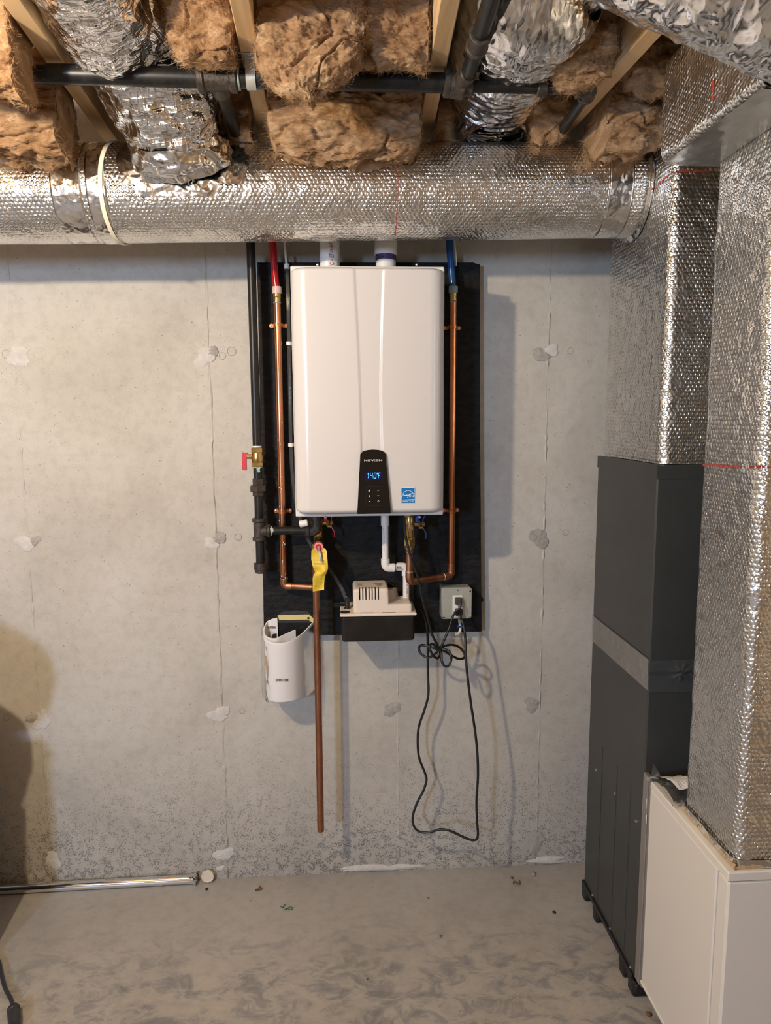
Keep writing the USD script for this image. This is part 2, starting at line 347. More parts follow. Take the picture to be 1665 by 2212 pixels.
def wood():
    n = {'g': ('geometry', {}), 'm': ('mapping', {'scale': (26.0, 1.2, 26.0)}), 'n': ('noise_texture', {'scale': 1.0, 'detail': 4.0, 'distortion': 1.2}),
         'r': ('rgb_ramp', {'ramp': [(.3, (.52, .34, .17)), (.5, (.66, .46, .26)), (.75, (.72, .53, .32))]}), 'p': ('principled_bsdf', {'roughness': .7})}
    mat('joist_wood', n, [('g.position', 'm.vector'), ('m.vector', 'n.vector'), ('n.fac', 'r.fac'), ('r.color', 'p.base_color')])
wood()
two_tone('osb_deck', (.20, .13, .07), (.36, .24, .13), 30, rough=.8)
def fibre():
    n = {'g': ('geometry', {}), 'p': ('principled_bsdf', {'roughness': 1.0, 'specular_ior_level': .05, 'sheen_weight': .15, 'sheen_tint': (.9, .7, .5)}),
         'm1': ('mapping', {'scale': (1.0, 1.0, 1.7)}),
         'n': ('noise_texture', {'scale': 10.0, 'detail': 7.0, 'roughness': .62, 'distortion': 1.6}),
         'r': ('rgb_ramp', {'ramp': [(.28, (.19, .10, .046)), (.44, (.37, .215, .112)), (.58, (.53, .345, .205)), (.74, (.69, .52, .37))]}),
         'm2': ('mapping', {'scale': (1.0, 1.0, 3.2)}),
         'n2': ('noise_texture', {'scale': 55.0, 'detail': 8.0, 'roughness': .72, 'distortion': 1.8}), 'b': ('bump', {'strength': .9, 'distance': .008})}
    mat('fibreglass', n, [('g.position', 'm1.vector'), ('m1.vector', 'n.vector'), ('n.fac', 'r.fac'), ('r.color', 'p.base_color'), ('g.position', 'm2.vector'), ('m2.vector', 'n2.vector'), ('n2.fac', 'b.height'), ('b.normal', 'p.normal')])
fibre()
plain('fibre_strand', (.46, .29, .155), .9)
two_tone('black_board', (.005, .005, .006), (.012, .012, .013), 30, rough=.55, bump=.005, bscale=30, stretch=(1, 1, 2.0), specular_ior_level=.22)
plain('white_enamel', (.655, .635, .635), .22, specular_ior_level=.5)
plain('white_steel', (.72, .71, .71), .35)
plain('black_gloss', (.005, .005, .006), .06, specular_ior_level=.45)
plain('black_plastic', (.012, .012, .013), .38)
plain('black_rubber', (.010, .010, .010), .42)
two_tone('tank_black', (.008, .007, .007), (.020, .018, .017), 12, lo=.45, hi=.75, rough=.3)
plain('silver_print', (.72, .71, .69), .35, metal=.6)
plain('white_print', (.85, .85, .85), .5)
plain('grey_print', (.35, .35, .34), .6)
plain('sticker_blue', (.0, .165, .50), .35)
mat('display_blue', {'e': ('emission', {'color': (.02, .20, 1.0), 'strength': 7.0})}, surface='e.emission')
mat('display_halo', {'p': ('principled_bsdf', {'base_color': (.004, .004, .02), 'roughness': .1, 'emission_color': (.0, .01, 1.0), 'emission_strength': .022})})
two_tone('copper', (.50, .185, .085), (.66, .30, .15), 22, lo=.35, hi=.65, rough=.27, metal=1.0, stretch=(1, 1, .3))
two_tone('dull_copper', (.30, .125, .065), (.46, .215, .125), 28, lo=.35, hi=.65, rough=.44, metal=1.0, stretch=(1, 1, .4))
plain('strap_copper', (.56, .19, .065), .35, metal=.85)
plain('solder', (.55, .55, .53), .4, metal=.8)
two_tone('patina', (.30, .42, .38), (.48, .56, .52), 60, rough=.8)
two_tone('iron_pipe', (.007, .007, .0075), (.017, .016, .015), 40, rough=.38, stretch=(1, 1, .3), specular_ior_level=.35)
two_tone('iron_fitting', (.026, .020, .016), (.055, .042, .033), 80, rough=.42, bump=.0012, bscale=160)
two_tone('brass', (.48, .32, .10), (.60, .42, .17), 60, rough=.3, metal=1.0)
plain('red_plastic', (.58, .012, .018), .35)
plain('red_pex', (.42, .008, .016), .22)
plain('blue_pex', (.012, .075, .24), .22)
plain('blue_plastic', (.012, .075, .36), .4)
plain('pink_ring', (.70, .48, .46), .4, subsurface_weight=.2)
plain('pale_blue_ring', (.34, .46, .53), .4, subsurface_weight=.2)
plain('pvc_white', (.80, .79, .78), .3)
plain('purple_primer', (.07, .04, .13), .4)
plain('pump_beige', (.74, .655, .575), .42)
plain('dark_slot', (.012, .010, .009), .7)
plain('pump_dark', (.05, .04, .035), .6)
plain('white_plastic', (.80, .79, .77), .4)
plain('grey_plug', (.055, .055, .055), .45)
plain('steel', (.62, .61, .60), .22, metal=1.0)
plain('chrome', (.86, .86, .86), .07, metal=1.0)
plain('silver_lever', (.62, .60, .58), .35, metal=.9)
plain('yellow_tag', (.80, .58, .055), .5)
plain('yellow_print', (.52, .34, .02), .6)
plain('paper', (.80, .79, .80), .55)
plain('paper_dark', (.02, .025, .06), .5)
plain('card_yellow', (.72, .62, .24), .5)
plain('orange_print', (.75, .30, .08), .5)
plain('ink', (.03, .03, .035), .6)
two_tone('cabinet_dark', (.036, .039, .038), (.043, .046, .045), 3, rough=.38, specular_ior_level=.45)
plain('cabinet_cream', (.69, .655, .605), .45, specular_ior_level=.35)
plain('edge_steel', (.33, .31, .29), .42, metal=.5)
plain('cream_strap', (.78, .70, .55), .5)
plain('cap_cream', (.74, .66, .54), .5)
plain('leaf_brown', (.20, .09, .04), .8)
plain('drop_rust', (.085, .025, .015), .6)
plain('green_wire', (.02, .13, .085), .4)
plain('tan_felt', (.48, .36, .22), .9)
plain('tote_grey', (.03, .03, .035), .5)
plain('bag_black', (.012, .012, .014), .8)
plain('porcelain', (.80, .79, .76), .25)
def film(name, col, fac=.12, rough=.12, haze=.0, bump=.0):
    n = {'t': ('transparent_bsdf', {'color': col}), 'gl': ('glossy_bsdf', {'color': (.9, .9, .9), 'roughness': rough}), 'd': ('diffuse_bsdf', {'color': (.7, .7, .7)}),
         'f': ('fresnel', {'IOR': 1.25}), 'm1': ('mix_closure', {'fac': haze}), 'm2': ('mix_closure', {})}
    L = [('t.BSDF', 'm1.closure1'), ('d.BSDF', 'm1.closure2'), ('f.fac', 'm2.fac'), ('m1.closure', 'm2.closure1'), ('gl.BSDF', 'm2.closure2')]
    if bump:
        n['g'] = ('geometry', {}); n['n'] = ('noise_texture', {'scale': 25.0, 'detail': 3.0, 'distortion': 1.0}); n['b'] = ('bump', {'strength': 1.0, 'distance': bump})
        L += [('g.position', 'n.vector'), ('n.fac', 'b.height'), ('b.normal', 'gl.normal')]
    mat(name, n, L, surface='m2.closure')
film('clear_film', (.97, .97, .97), haze=.03, rough=.2, bump=.0012)
film('clear_tape', (.82, .82, .81), haze=.20, rough=.25, bump=.004)
film('clear_tape_thin', (.90, .90, .90), haze=.06, rough=.15, bump=.006)
film('window_glass', (.97, .98, 1.0))
film('clear_vinyl', (.78, .76, .72), haze=.05, rough=.06)

# ================================================================== THE SETTING
X0, X1, Y0, ZC = -2.6, 2.45, -4.3, 2.64
fl = structure('floor', box([X0, Y0, -.12], [X1, .0, 0]), 'floor_concrete', smooth=False)
wb = structure('wall_back')
seams = [-1.83, -1.22, -.61, .0, .61, 1.1147, 1.72, X1]
part(wb, 'core', box([X0, .012, -.1], [X1, .16, ZC]), 'seam_dark', False)
xs = [X0] + seams
for i in range(len(xs)-1):
    off = (0, .0012, 0, -.0012, .0006, -.0008, 0, 0)[i % 8]
    a, b = xs[i]+(.0006 if i else 0), xs[i+1]-.0006
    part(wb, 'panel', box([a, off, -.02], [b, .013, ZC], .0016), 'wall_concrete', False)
def blob(cx, cz, w, h, th, seed, n=26, y0=0.0):
    """trowelled dab of plaster standing proud of the wall, with a ragged rim"""
    rg = np.random.default_rng(seed); t = np.arange(n)*2*PI/n
    rr = 1+.22*np.sin(2*t+rg.uniform(0, 6))+.13*np.sin(3*t+rg.uniform(0, 6))+rg.normal(0, .07, n)
    V, F = [], []
    for k, (s, d) in enumerate(((1.0, 0), (.93, .55), (.6, .9), (.25, 1.0))):
        j = rg.uniform(.8, 1.1, n) if k else np.ones(n)
        V.append(np.stack([cx+w/2*rr*s*np.cos(t), y0-th*d*j, cz+h/2*rr*s*np.sin(t)], -1))
    V = np.vstack(V+[A([[cx, y0-th, cz]])])
    for k in range(3):
        for j in range(n):
            a, b = k*n+j, k*n+(j+1) % n; F += [(a, b, b+n), (a, b+n, a+n)]
    for j in range(n): F.append((3*n+j, 3*n+(j+1) % n, 4*n))
    return trimesh.Trimesh(V, F, process=False)
patches = [(40, 772, 50, 34, 'plaster'), (442, 772, 44, 36, 'plaster'), (459, 760, 22, 24, 'dark_plaster'), (1170, 766, 34, 34, 'dark_plaster'), (1190, 757, 36, 22, 'plaster'),
           (54, 1174, 40, 26, 'plaster'), (76, 1168, 22, 18, 'dark_plaster'), (456, 1174, 34, 22, 'plaster'), (474, 1162, 34, 20, 'dark_plaster'), (1164, 1162, 42, 40, 'dark_plaster'),
           (90, 1556, 34, 36, 'plaster'), (70, 1551, 26, 18, 'dark_plaster'), (472, 1543, 42, 34, 'plaster'), (846, 1532, 34, 30, 'dark_plaster'), (1148, 1522, 36, 28, 'dark_plaster'),
           (115, 1858, 32, 30, 'plaster'), (484, 1845, 36, 28, 'plaster'), (1158, 1818, 34, 40, 'dark_plaster'), (476, 1875, 18, 10, 'plaster')]
for i, (px, py, w, h, mt) in enumerate(patches):
    c = at(px, py, y=0); s = np.linalg.norm(c-CAM)/FPX
    part(wb, 'patch', blob(c[0], c[2], w*s, h*s, .005, 100+i), mt, 30, label='grey plaster patch over a form tie hole')
for px, py, r in ((14, 765, 9), (86, 764, 13), (377, 763, 12), (480, 769, 8), (500, 759, 10), (1111, 761, 7), (1232, 758, 7), (112, 1168, 10), (392, 1164, 10), (514, 1160, 8), (1104, 1150, 7), (1221, 1150, 7),
                  (14, 1550, 7), (135, 1548, 8), (405, 1542, 7), (523, 1536, 6), (903, 1526, 6), (1100, 1520, 6), (155, 1846, 8), (420, 1843, 6)):
    c = at(px, py, y=0); s = np.linalg.norm(c-CAM)/FPX; r *= s
    part(wb, 'tie_ring', ring(c+[0, .0002, 0], (0, 1, 0), r*.88, .0016 if px in (86, 377, 112, 392) else .0010, 24, 6), 'dark_plaster', True)
for i, sx in enumerate(seams[2:6]):                                  # thin ragged fins of concrete squeezed out at the form joints
    zz = np.linspace(.03, 2.30, 420); q3 = np.stack([zz*26, zz*0+i*3.1, zz*0], -1)
    w = .0016+.0060*np.clip(fbm(q3, 4, i)-.36, 0, 1)*2; x = sx+.0016*(fbm(q3*.6, 3, i+5)-.5)*2; d = .0008+.0055*np.clip(fbm(q3*1.3, 4, i+9)-.40, 0, 1)*2
    V = np.vstack([np.stack([x+w*a, -d*b+.0008*(1-b), zz], -1) for a, b in ((-1.6, 0), (-.5, .8), (.1, 1), (.6, .7), (1.5, 0))]); n4 = len(zz); F = []
    for k in range(4):
        for m_ in range(n4-1): a = k*n4+m_; F += [(a, a+n4, a+n4+1), (a, a+n4+1, a+1)]
    part(wb, 'fin', trimesh.Trimesh(V, F, process=False), 'wall_concrete', 40)
for i, (px, w) in enumerate(((800, 130), (880, 60), (1180, 90))):       # mortar smeared along the foot of the wall
    c = at(px, 1878 - (px-800)*.036, y=0); s = np.linalg.norm(c-CAM)/FPX
    part(wb, 'smear', blob(c[0], .016, w*s, .022, .008, 300+i), 'plaster', 30)
structure('wall_left', box([X0-.15, Y0, -.1], [X0, .1, ZC]), 'dull_paint', False)
structure('wall_right', box([X1, Y0, -.1], [X1+.15, .1, ZC]), 'tan_board', False)
wf = structure('wall_front')
wx0, wx1, wz0, wz1 = WIN[0]-.21, WIN[0]+.21, WIN[2]-.29, WIN[2]+.29
for lo, hi in (([X0-.15, Y0-.15, -.1], [wx0, Y0, ZC]), ([wx1, Y0-.15, -.1], [X1+.15, Y0, ZC]), ([wx0, Y0-.15, -.1], [wx1, Y0, wz0]), ([wx0, Y0-.15, wz1], [wx1, Y0, ZC])):
    part(wf, 'wall_section', box(lo, hi), 'tan_board', False)
w1 = structure('window_1')
part(w1, 'pane', box([wx0, Y0-.09, wz0], [wx1, Y0-.085, wz1]), 'window_glass', False)
for lo, hi in (([wx0, Y0-.12, wz0], [wx0+.04, Y0-.05, wz1]), ([wx1-.04, Y0-.12, wz0], [wx1, Y0-.05, wz1]), ([wx0+.04, Y0-.12, wz0], [wx1-.04, Y0-.05, wz0+.04]), ([wx0+.04, Y0-.12, wz1-.04], [wx1-.04, Y0-.05, wz1])):
    part(w1, 'frame', box(lo, hi, .004), 'white_plastic', False)

ce = structure('ceiling')
part(ce, 'deck', box([X0, Y0, ZC], [X1, .1, ZC+.03]), 'osb_deck', False)
ZJ = 2.40
jl = [((32, 0), (208, 270), .0), ((517, 0), (572, 290), .0), ((972, 0), (938, 190), .0), ((1420, 75), (1208, 290), .0)]
joists = []
for p, q, _ in jl:
    a, b = at(*p, z=ZJ), at(*q, z=ZJ); d = (b-a)/(b[1]-a[1])
    s = np.clip(d[0], -.045, .045); mid = (a+b)/2
    joists.append((mid[0]-s*mid[1], s))                              # x = c + s*y
step = (joists[3][0]-joists[0][0])/3
joists = [(joists[0][0]-step*k, joists[0][1]) for k in range(7, 0, -1)] + joists + [(joists[3][0]+step*k, joists[3][1]) for k in (1, 2, 3)]
def jx(i, y): c, s = joists[i]; return c+s*y
for c, s in joists:
    if c+.1 > X1 or c-.1 < X0: continue
    m = box([-.019, Y0+.005, ZJ], [.019, -.001, ZC], .002); m.vertices[:, 0] += c + s*m.vertices[:, 1]
    part(ce, 'joist', m, 'joist_wood', False)
J1, J2, J3, J4 = 7, 8, 9, 10                                          # the four joists in view

# ================================================================== THE WATER HEATER
BY = -.04                                                            # face of the mounting board
bd = thing('mounting_board', 'black painted plywood board behind the white water heater', 'board', [.52, -.02, .893])
pl = Polygon([tuple(at(*p, y=BY)[[0, 2]]) for p in ((555, 566), (1023, 566), (1029, 571), (1036, 571), (1037, 960), (1040, 1364), (570, 1375), (562, 900))])
part(bd, 'plywood_sheet', prism(pl.buffer(-.002).buffer(.002), .019, [0, BY+.019, 0]), 'black_board', 20)
for x in (.2, .52, .84): part(bd, 'furring_strip', box([x-.02, BY+.019, .92], [x+.02, -.002, 2.08]), 'joist_wood', False)

HX0, HX1, HZ0, HZ1 = .2865, .7245, 1.343, 2.052
wh = thing('water_heater', 'white wall-hung tankless water heater with black control panel', 'water heater', [.505, -.18, HZ0])
part(wh, 'casing', box([HX0, -.292, HZ0-.004], [HX1, BY-.002, HZ1+.003], .003), 'white_steel', 20)
def cover(u, v):
    # front cover: large side roundings, flat bottom lip, a shallow flared groove down the middle
    def cl(t, k): return .5-.5*np.cos(PI*t) if k == 1 else t
    uu = u+.0
    x = HX0+.001 + (HX1-HX0-.002)*uu; z = HZ0+.004+(HZ1-HZ0-.008)*v
    dx = np.minimum(uu, 1-uu)*(HX1-HX0)/.046; dz = np.minimum(v*(HZ1-HZ0)/.020, (1-v)*(HZ1-HZ0)/.014)
    ex, ez = np.clip(1-dx, 0, 1), np.clip(1-dz, 0, 1); e = np.sqrt(ex**2.2+ez**2.2)
    s = np.where(e > 1, 1/np.maximum(e, 1e-9), 1.0)
    nx, nz = ex*s, ez*s
    x = np.where(e > 1, np.where(uu < .5, HX0+.001+(1-nx)*.046, HX1-.001-(1-nx)*.046), x)
    z = np.where(e > 1, np.where(v < .5, HZ0+.004+(1-nz)*.020, HZ1-.004-(1-nz)*.014), z)
    h = .046*np.sqrt(np.clip(1-np.minimum(e, 1)**2, 0, 1))
    bow = .010*(1-((uu-.5)/.5)**2)
    xl = .4585+.0195*(1-v**2.2)*1.0; xr = .5490-.0125*np.sin(PI*np.clip(v, 0, 1)**.8)-.0075*v
    wl = .006+.006*v; wr = .0085+.004*(2*v-1)**2
    def st(t): t = np.clip(t, 0, 1); return t*t*(3-2*t)
    gx = np.where(e > 1, 9, x)
    groove = st((gx-xl)/wl)*(1-st((gx-xr)/wr))*.0034
    return np.stack([x, -.291-h*.9-bow*np.clip(h/.046, 0, 1)+groove*np.clip(h/.046, 0, 1), z], -1)
# crowd the grid where the form turns
def warped(u, v):
    k = lambda t, a: t+a*np.sin(4*PI*t)/(4*PI)*-1 if False else t
    ug = np.r_[np.linspace(0, .11, 22)[:-1], np.linspace(.11, .40, 24)[:-1], np.linspace(.40, .64, 66)[:-1], np.linspace(.64, .89, 22)[:-1], np.linspace(.89, 1, 22)]
    vg = np.r_[np.linspace(0, .03, 14)[:-1], np.linspace(.03, .975, 60)[:-1], np.linspace(.975, 1, 12)]
    U, V = np.meshgrid(ug, vg, indexing='ij'); return cover(U, V)
_ug = 22-1+24-1+66-1+22-1+22; _vg = 14-1+60-1+12
part(wh, 'front_cover', grid(lambda u, v: warped(u, v), _ug, _vg), 'white_enamel', True)
def yfront(px, py):                                                   # depth of the cover under a pixel
    y = -.34
    for _ in range(3):
        p = at(px, py, y=y); y = float(cover(A([(p[0]-HX0)/(HX1-HX0)]), A([(p[2]-HZ0)/(HZ1-HZ0)]))[0, 1])
    return y
YF = -.3495
def f2(px, py, y): return tuple(at(px, py, y=y)[[0, 2]])
pan = [(771.5, 1110), (778, 981), (784, 974.5), (795, 971.8), (806, 971), (817, 971.8), (826, 974), (832, 980), (844, 1109)]
pp = Polygon([f2(*p, YF) for p in pan])
cp = prism(pp, .008, [0, YF+.006, 0]); cp2 = prism(pp.buffer(-.0015), .0095, [0, YF+.006, 0])
panel = part(wh, 'control_panel', cat([cp, cp2]), 'black_gloss', 20)
YP = YF+.006-.0095-.0002
def on_panel(px, py): return at(px, py, y=YP)
lg, xo = [], -.0255
for ch, w in (('N', .0092), ('a', .0082), ('v', .0096), ('I', .0026), ('e', .0084), ('N', .0092)):
    m = meshkit.text_mesh(ch, .01, .0004, True); b = m.bounds; m.vertices = (m.vertices-[b[0, 0], b[0, 1], b[0, 2]])*[w/(b[1, 0]-b[0, 0]), .0056/(b[1, 1]-b[0, 1]), 1]+[xo, -.0028, 0]; lg.append(m); xo += w+.00085
part(panel, 'logo_lettering', place(cat(lg), on_panel(805.5, 994.5)), 'silver_print', False)
halo = Polygon([f2(*p, YP) for p in ((789, 1021), (824, 1019), (825, 1035), (788, 1036))]).buffer(.002)
scr = part(panel, 'display', prism(halo, .0003, [0, YP+.0002, 0]), 'display_halo', False)
def seg7(ch, px, py, w, h):
    S = {'1': [((1, 1), (1, -1)), ((1, 1), (.1, .55))], '4': [((-1, 1), (-1, 0)), ((-1, 0), (1, 0)), ((1, 1), (1, -1))], '0': [((-1, 1), (1, 1)), ((1, 1), (1, -1)), ((1, -1), (-1, -1)), ((-1, -1), (-1, 1))],
         'F': [((-1, -1), (-1, 1)), ((-1, 1), (1, 1)), ((-1, 0), (.8, 0))], 'o': [((-1, 1), (1, 1)), ((1, 1), (1, -1)), ((1, -1), (-1, -1)), ((-1, -1), (-1, 1))]}[ch]
    o = at(px, py, y=YP-.0004); out = []
    for (a, b), (c, d) in S:
        out.append(tube(A([o+[a*w/2+b*h*.04, 0, b*h/2], o+[c*w/2+d*h*.04, 0, d*h/2]]), .00072, 6))
    return cat(out)
for ch, px, w in (('1', 793.8, .0050), ('4', 801.8, .0062), ('0', 809.8, .0062), ('o', 815.2, .0022), ('F', 819.0, .0048)):
    part(scr, 'digit', seg7(ch, px, 1027.4 if ch != 'o' else 1023, w, .0150 if ch != 'o' else .0028), 'display_blue', False)
kp = Polygon([f2(*p, YP) for p in ((791, 1051), (824, 1050.5), (824.5, 1092), (790, 1092.5))])
part(panel, 'keypad_outline', prism(kp.buffer(.0007).difference(kp), .0004, [0, YP+.0002, 0]), 'black_plastic', False)
def bar(px, py, w, h): c = on_panel(px, py); return box(c-[w/2, .0003, h/2], c+[w/2, .0003, h/2])
def circ(px, py, r, t): c = on_panel(px, py); return place(trimesh.creation.extrude_polygon(Point(0, 0).buffer(r).difference(Point(0, 0).buffer(r-t)), .0004), c+[0, .0001, 0])
for nm, m in (('plus_symbol', cat([bar(816.5, 1059.5, .0052, .0009), bar(816.5, 1059.5, .0009, .0052)])), ('minus_symbol', bar(816.6, 1071, .0052, .0009)),
              ('power_symbol', cat([circ(817, 1082.8, .0023, .0007), bar(817, 1080.4, .0008, .0022)])), ('info_symbol', cat([circ(797.6, 1071.8, .0023, .0006), bar(797.6, 1071.8, .0009, .0026)])),
              ('user_symbol', cat([place(trimesh.creation.extrude_polygon(Point(0, .0018).buffer(.0012).union(Polygon([(-.0026, -.002), (-.0012, .0008), (.0012, .0008), (.0026, -.002)])), .0004), on_panel(797.2, 1060))])),
              ('mode_symbol', cat([bar(798, 1082.6, .0048, .0012)]))):
    part(panel, nm, m, 'white_print', False)
# energy sticker
YS = yfront(880, 1070)-.0004
sq = [f2(*p, YS) for p in ((864.5, 1054.5), (895.5, 1053.3), (896.2, 1086.6), (866, 1087))]
SO = at(881.2, 1070.2, y=YS); sw = np.hypot(*(A(sq[1])-A(sq[0]))); r_ = A([1, 0, .03]); r_ /= np.linalg.norm(r_); u_ = np.cross([0, -1, 0], r_)*1.0; u_ = A([-.03, 0, 1]); u_ /= np.linalg.norm(u_)
stk = part(wh, 'sticker', prism(Polygon(sq).buffer(.0008), .0003, [0, YS+.0001, 0]), 'white_print', False, label='square white-edged sticker on the front cover')
part(stk, 'blue_field', prism(Polygon(sq).buffer(-.0003), .0004, [0, YS+.0001, 0]), 'sticker_blue', False, label='blue field of the sticker')
def on_s(m, lift=.0007): return place(m, SO+[0, -lift+.0002, 0], r_, u_)
arc = LineString([(.0182*math.cos(t)*1.02, -.0075+.0255*math.sin(t)*.85) for t in np.linspace(.18, PI-.12, 30)]).buffer(.0005)
star = Polygon([(.0115+(.0078 if k % 2 == 0 else .0034)*math.sin(k*PI/5+.12), .0015+(.0078 if k % 2 == 0 else .0034)*math.cos(k*PI/5+.12)) for k in range(10)])
scrpt = spline([(-.0165, -.0015, 0), (-.0120, .0005, 0), (-.0125, .003, 0), (-.0145, .001, 0), (-.0125, -.0015, 0), (-.0105, 0, 0), (-.0095, .0015, 0), (-.009, -.001, 0), (-.0075, .0015, 0), (-.0065, -.001, 0),
                (-.005, .001, 0), (-.0035, .002, 0), (-.0042, -.0005, 0), (-.002, .001, 0), (-.0005, .0025, 0), (-.0015, 0, 0), (.001, .002, 0), (.0005, -.004, 0), (-.002, -.0055, 0), (.0015, -.001, 0), (.004, .003, 0), (.0035, 0, 0), (.006, .0035, 0), (.004, -.005, 0), (.0065, -.001, 0), (.009, .0005, 0)], 5)[:, :2]
ex = lambda g: trimesh.util.concatenate([trimesh.creation.extrude_polygon(q, .0003) for q in getattr(g, 'geoms', [g])])
part(stk, 'emblem', on_s(cat([ex(arc), ex(star.buffer(.0003).difference(star.buffer(-.0005))), ex(LineString(scrpt).buffer(.00045)), ex(sbox(-.0195, -.0122, .0195, -.0115))])), 'white_print', False, label='white arc, star and script')
part(stk, 'lettering', text('ENERGY STAR', .0052, SO+[-.0004, -.0005, -.0158], r_, u_, .0003, width=.0345), 'white_print', False)
for px, py in ((686, 572), (900, 572), (703, 1117.5), (906, 1117)):
    c = at(px, py, y=-.296); part(wh, 'screw', lathe(c, c-[0, 1, 0], [(0, .004), (.002, .0035), (.003, .001)], 10), 'steel', 30)
c = at(655, 1131, y=-.17); part(wh, 'bottom_plug', cyl(c-[.012, 0, .002], c+[.014, 0, .003], .011, 18, .002), 'white_plastic', label='white plastic plug under the casing')
for px in (690, 834, 885):
    c = at(px, 1124, y=-.13); part(wh, 'port', cyl([c[0], c[1], HZ0-.018], [c[0], c[1], HZ0], .017, 20, .002), 'black_plastic')

# flue pipes leaving the top of the heater
for i, (px0, px1, lab) in enumerate(((712, 712.5, 'white plastic vent pipe with red lettering above the water heater, the left one'), (833, 836, 'white plastic vent pipe with a purple primer band above the water heater'))):
    b = at(px0, 566, y=-.16); b[2] = HZ1+.002; t = at(px1, 480, y=-.16); t[2] = 2.40; t = A([t[0], t[1]+(.02 if i else 0), t[2]])
    v = thing('vent_pipe', lab, 'pipe', b)
    part(v, 'pipe', cyl(b, t, .0303, 36, .001), 'pvc_white'); d = (t-b)/np.linalg.norm(t-b)
    part(v, 'rubber_collar', cyl(b, b+d*.012, .034, 36, .002), 'pvc_white' if i else 'pvc_white')
    if i == 0:
        part(v, 'lettering', text('TrueFit', .011, b+[.005, -.0306, .075], (0, 0, 1), (-1, 0, 0), .0004), 'red_print', False)
        part(v, 'lettering', text('PVC-E', .011, b+[.006, -.0306, .028], (0, 0, 1), (-1, 0, 0), .0004), 'red_print', False)
        part(v, 'barcode', cat([box(b+[.0245, -.0192, .012+.003*k], b+[.0252, -.0150, .0135+.003*k]) for k in range(9)]), 'ink', False)
        part(v, 'clamp', ring(b+[0, 0, .004], (0, 0, 1), .0345, .0022), 'steel')
    else:
        part(v, 'coupling', cyl(b+d*.058, b+d*.15, .0345, 36, .002), 'pvc_white')
        part(v, 'primer_band', cyl(b+d*.042, b+d*.059, .0312, 36, .0006), 'purple_primer', label='purple primer stain round the joint')
        part(v, 'lettering', text('T', .024, b+[-.0215, -.0240, .05], (0, 0, 1), (-.8, .6, 0), .0004, bold=True), 'ink', False)

# ------------------------------------------------------------------ gas drop line
GY = -.115
def G(px, py, y=GY): return at(px, py, y=y)
g = thing('gas_pipe', 'black iron gas line with red-handled brass valve left of the water heater', 'pipe', [*G(560, 1238)[:2], G(560, 1238)[2]])
gx = G(556, 1000)[0]
def gz(py): return G(556, py)[2]
def col(z, dx=0): return A([gx+dx, GY, z])
gtop = A([G(545, 560)[0]-.004, GY, 2.33])
vt, vb = gz(967), gz(1008)
part(g, 'pipe', cyl(gtop, col(vt-.006), .0134, 24), 'iron_pipe', label='tall black pipe above the valve')
part(g, 'thread_tape', cyl(col(vt+.001), col(vt+.006), .0142, 24), 'white_plastic')
vm = (vt+vb)/2
v = part(g, 'ball_valve', cat([hexnut(col(vt-.016), col(vt), .0195), hexnut(col(vb), col(vb+.014), .0195), lathe(col(vb+.012), col(vt), [(0, .016), (.008, .0185), (.02, .0195), (vt-vb-.034, .0165), (vt-vb-.026, .016)], 24), cyl(col(vm+.002), col(vm+.002)-[.034, 0, 0], .008, 16, .001)]), 'brass')
hx = gx-.034
hd = Polygon([(-.012, .012), (.004, .0135), (.005, -.002), (-.001, -.004), (-.0015, -.040), (-.0125, -.038)]).buffer(.0015)
hm = place(trimesh.creation.extrude_polygon(hd, .012), col(vm)-[.034, -.006, 0])
part(v, 'handle', hm, 'red_plastic', 20, label='red lever handle of the gas valve')
part(v, 'handle_nut', hexnut(col(vm+.002)-[.034, 0, 0], col(vm+.002)-[.04, 0, 0], .006), 'steel')
def fitband(z0, z1, r, bead=.0035): return lathe(col(z0), col(z1), [(0, r-.001), (.001, r+bead*.7), (.006, r+bead), (.009, r+.0006), (z1-z0-.009 if z1 > z0 else 0, r+.0006)] , 24)
zu0, zu1, zt1, zt0, zc1, zc0 = gz(1071), gz(1036), gz(1119), gz(1168), gz(1216), gz(1238)
part(g, 'nipple', cyl(col(zu1-.004), col(vb+.004), .0134, 24), 'iron_pipe')
part(g, 'sealant', cat([ring(col(vb-.002), (0, 0, 1), .0134, .0022, 24, 6), blob(gx+.004, vb-.008, .014, .016, .002, 5, y0=GY-.0128)]), 'patina', label='pale green joint compound')
part(g, 'union', cat([hexnut(col(zu1-.022), col(zu1+.004), .0185), hexnut(col(zu1-.038), col(zu1-.018), .0270), hexnut(col(zu0), col(zu1-.034), .0195)]), 'iron_fitting')
part(g, 'nipple', cyl(col(zt1-.004), col(zu0+.004), .0136, 24), 'iron_pipe')
zm = G(600, 1146.5)[2]; ex_ = G(668, 1146)[0]
tee = cat([cyl(col(zt0+.004), col(zt1-.004), .0185, 24), lathe(col(zt1-.014), col(zt1), [(0, .0185), (.003, .0225), (.012, .0225), (.014, .02)], 24), lathe(col(zt0+.014), col(zt0), [(0, .0185), (.003, .0225), (.012, .0225), (.014, .02)], 24),
           cyl(col(zm), col(zm, .034), .0178, 24), lathe(col(zm, .022), col(zm, 1), [(0, .0178), (.003, .0218), (.011, .0218), (.013, .019)], 24)])
part(g, 'tee', tee, 'iron_fitting')
part(g, 'pipe', cyl(col(zm, .030), [ex_, GY, zm], .0134, 24), 'iron_pipe', label='short horizontal pipe to the heater')
part(g, 'sealant', cat([ring(col(zm, .038), (1, 0, 0), .0134, .0026, 20, 6), blob(gx+.040, zm+.004, .012, .018, .003, 8, y0=GY-.0132)]), 'patina')
el = fillet([[ex_-.006, GY, zm], [ex_+.022, GY-.004, zm], [ex_+.022, GY-.004, HZ0-.004]], .022, 10)
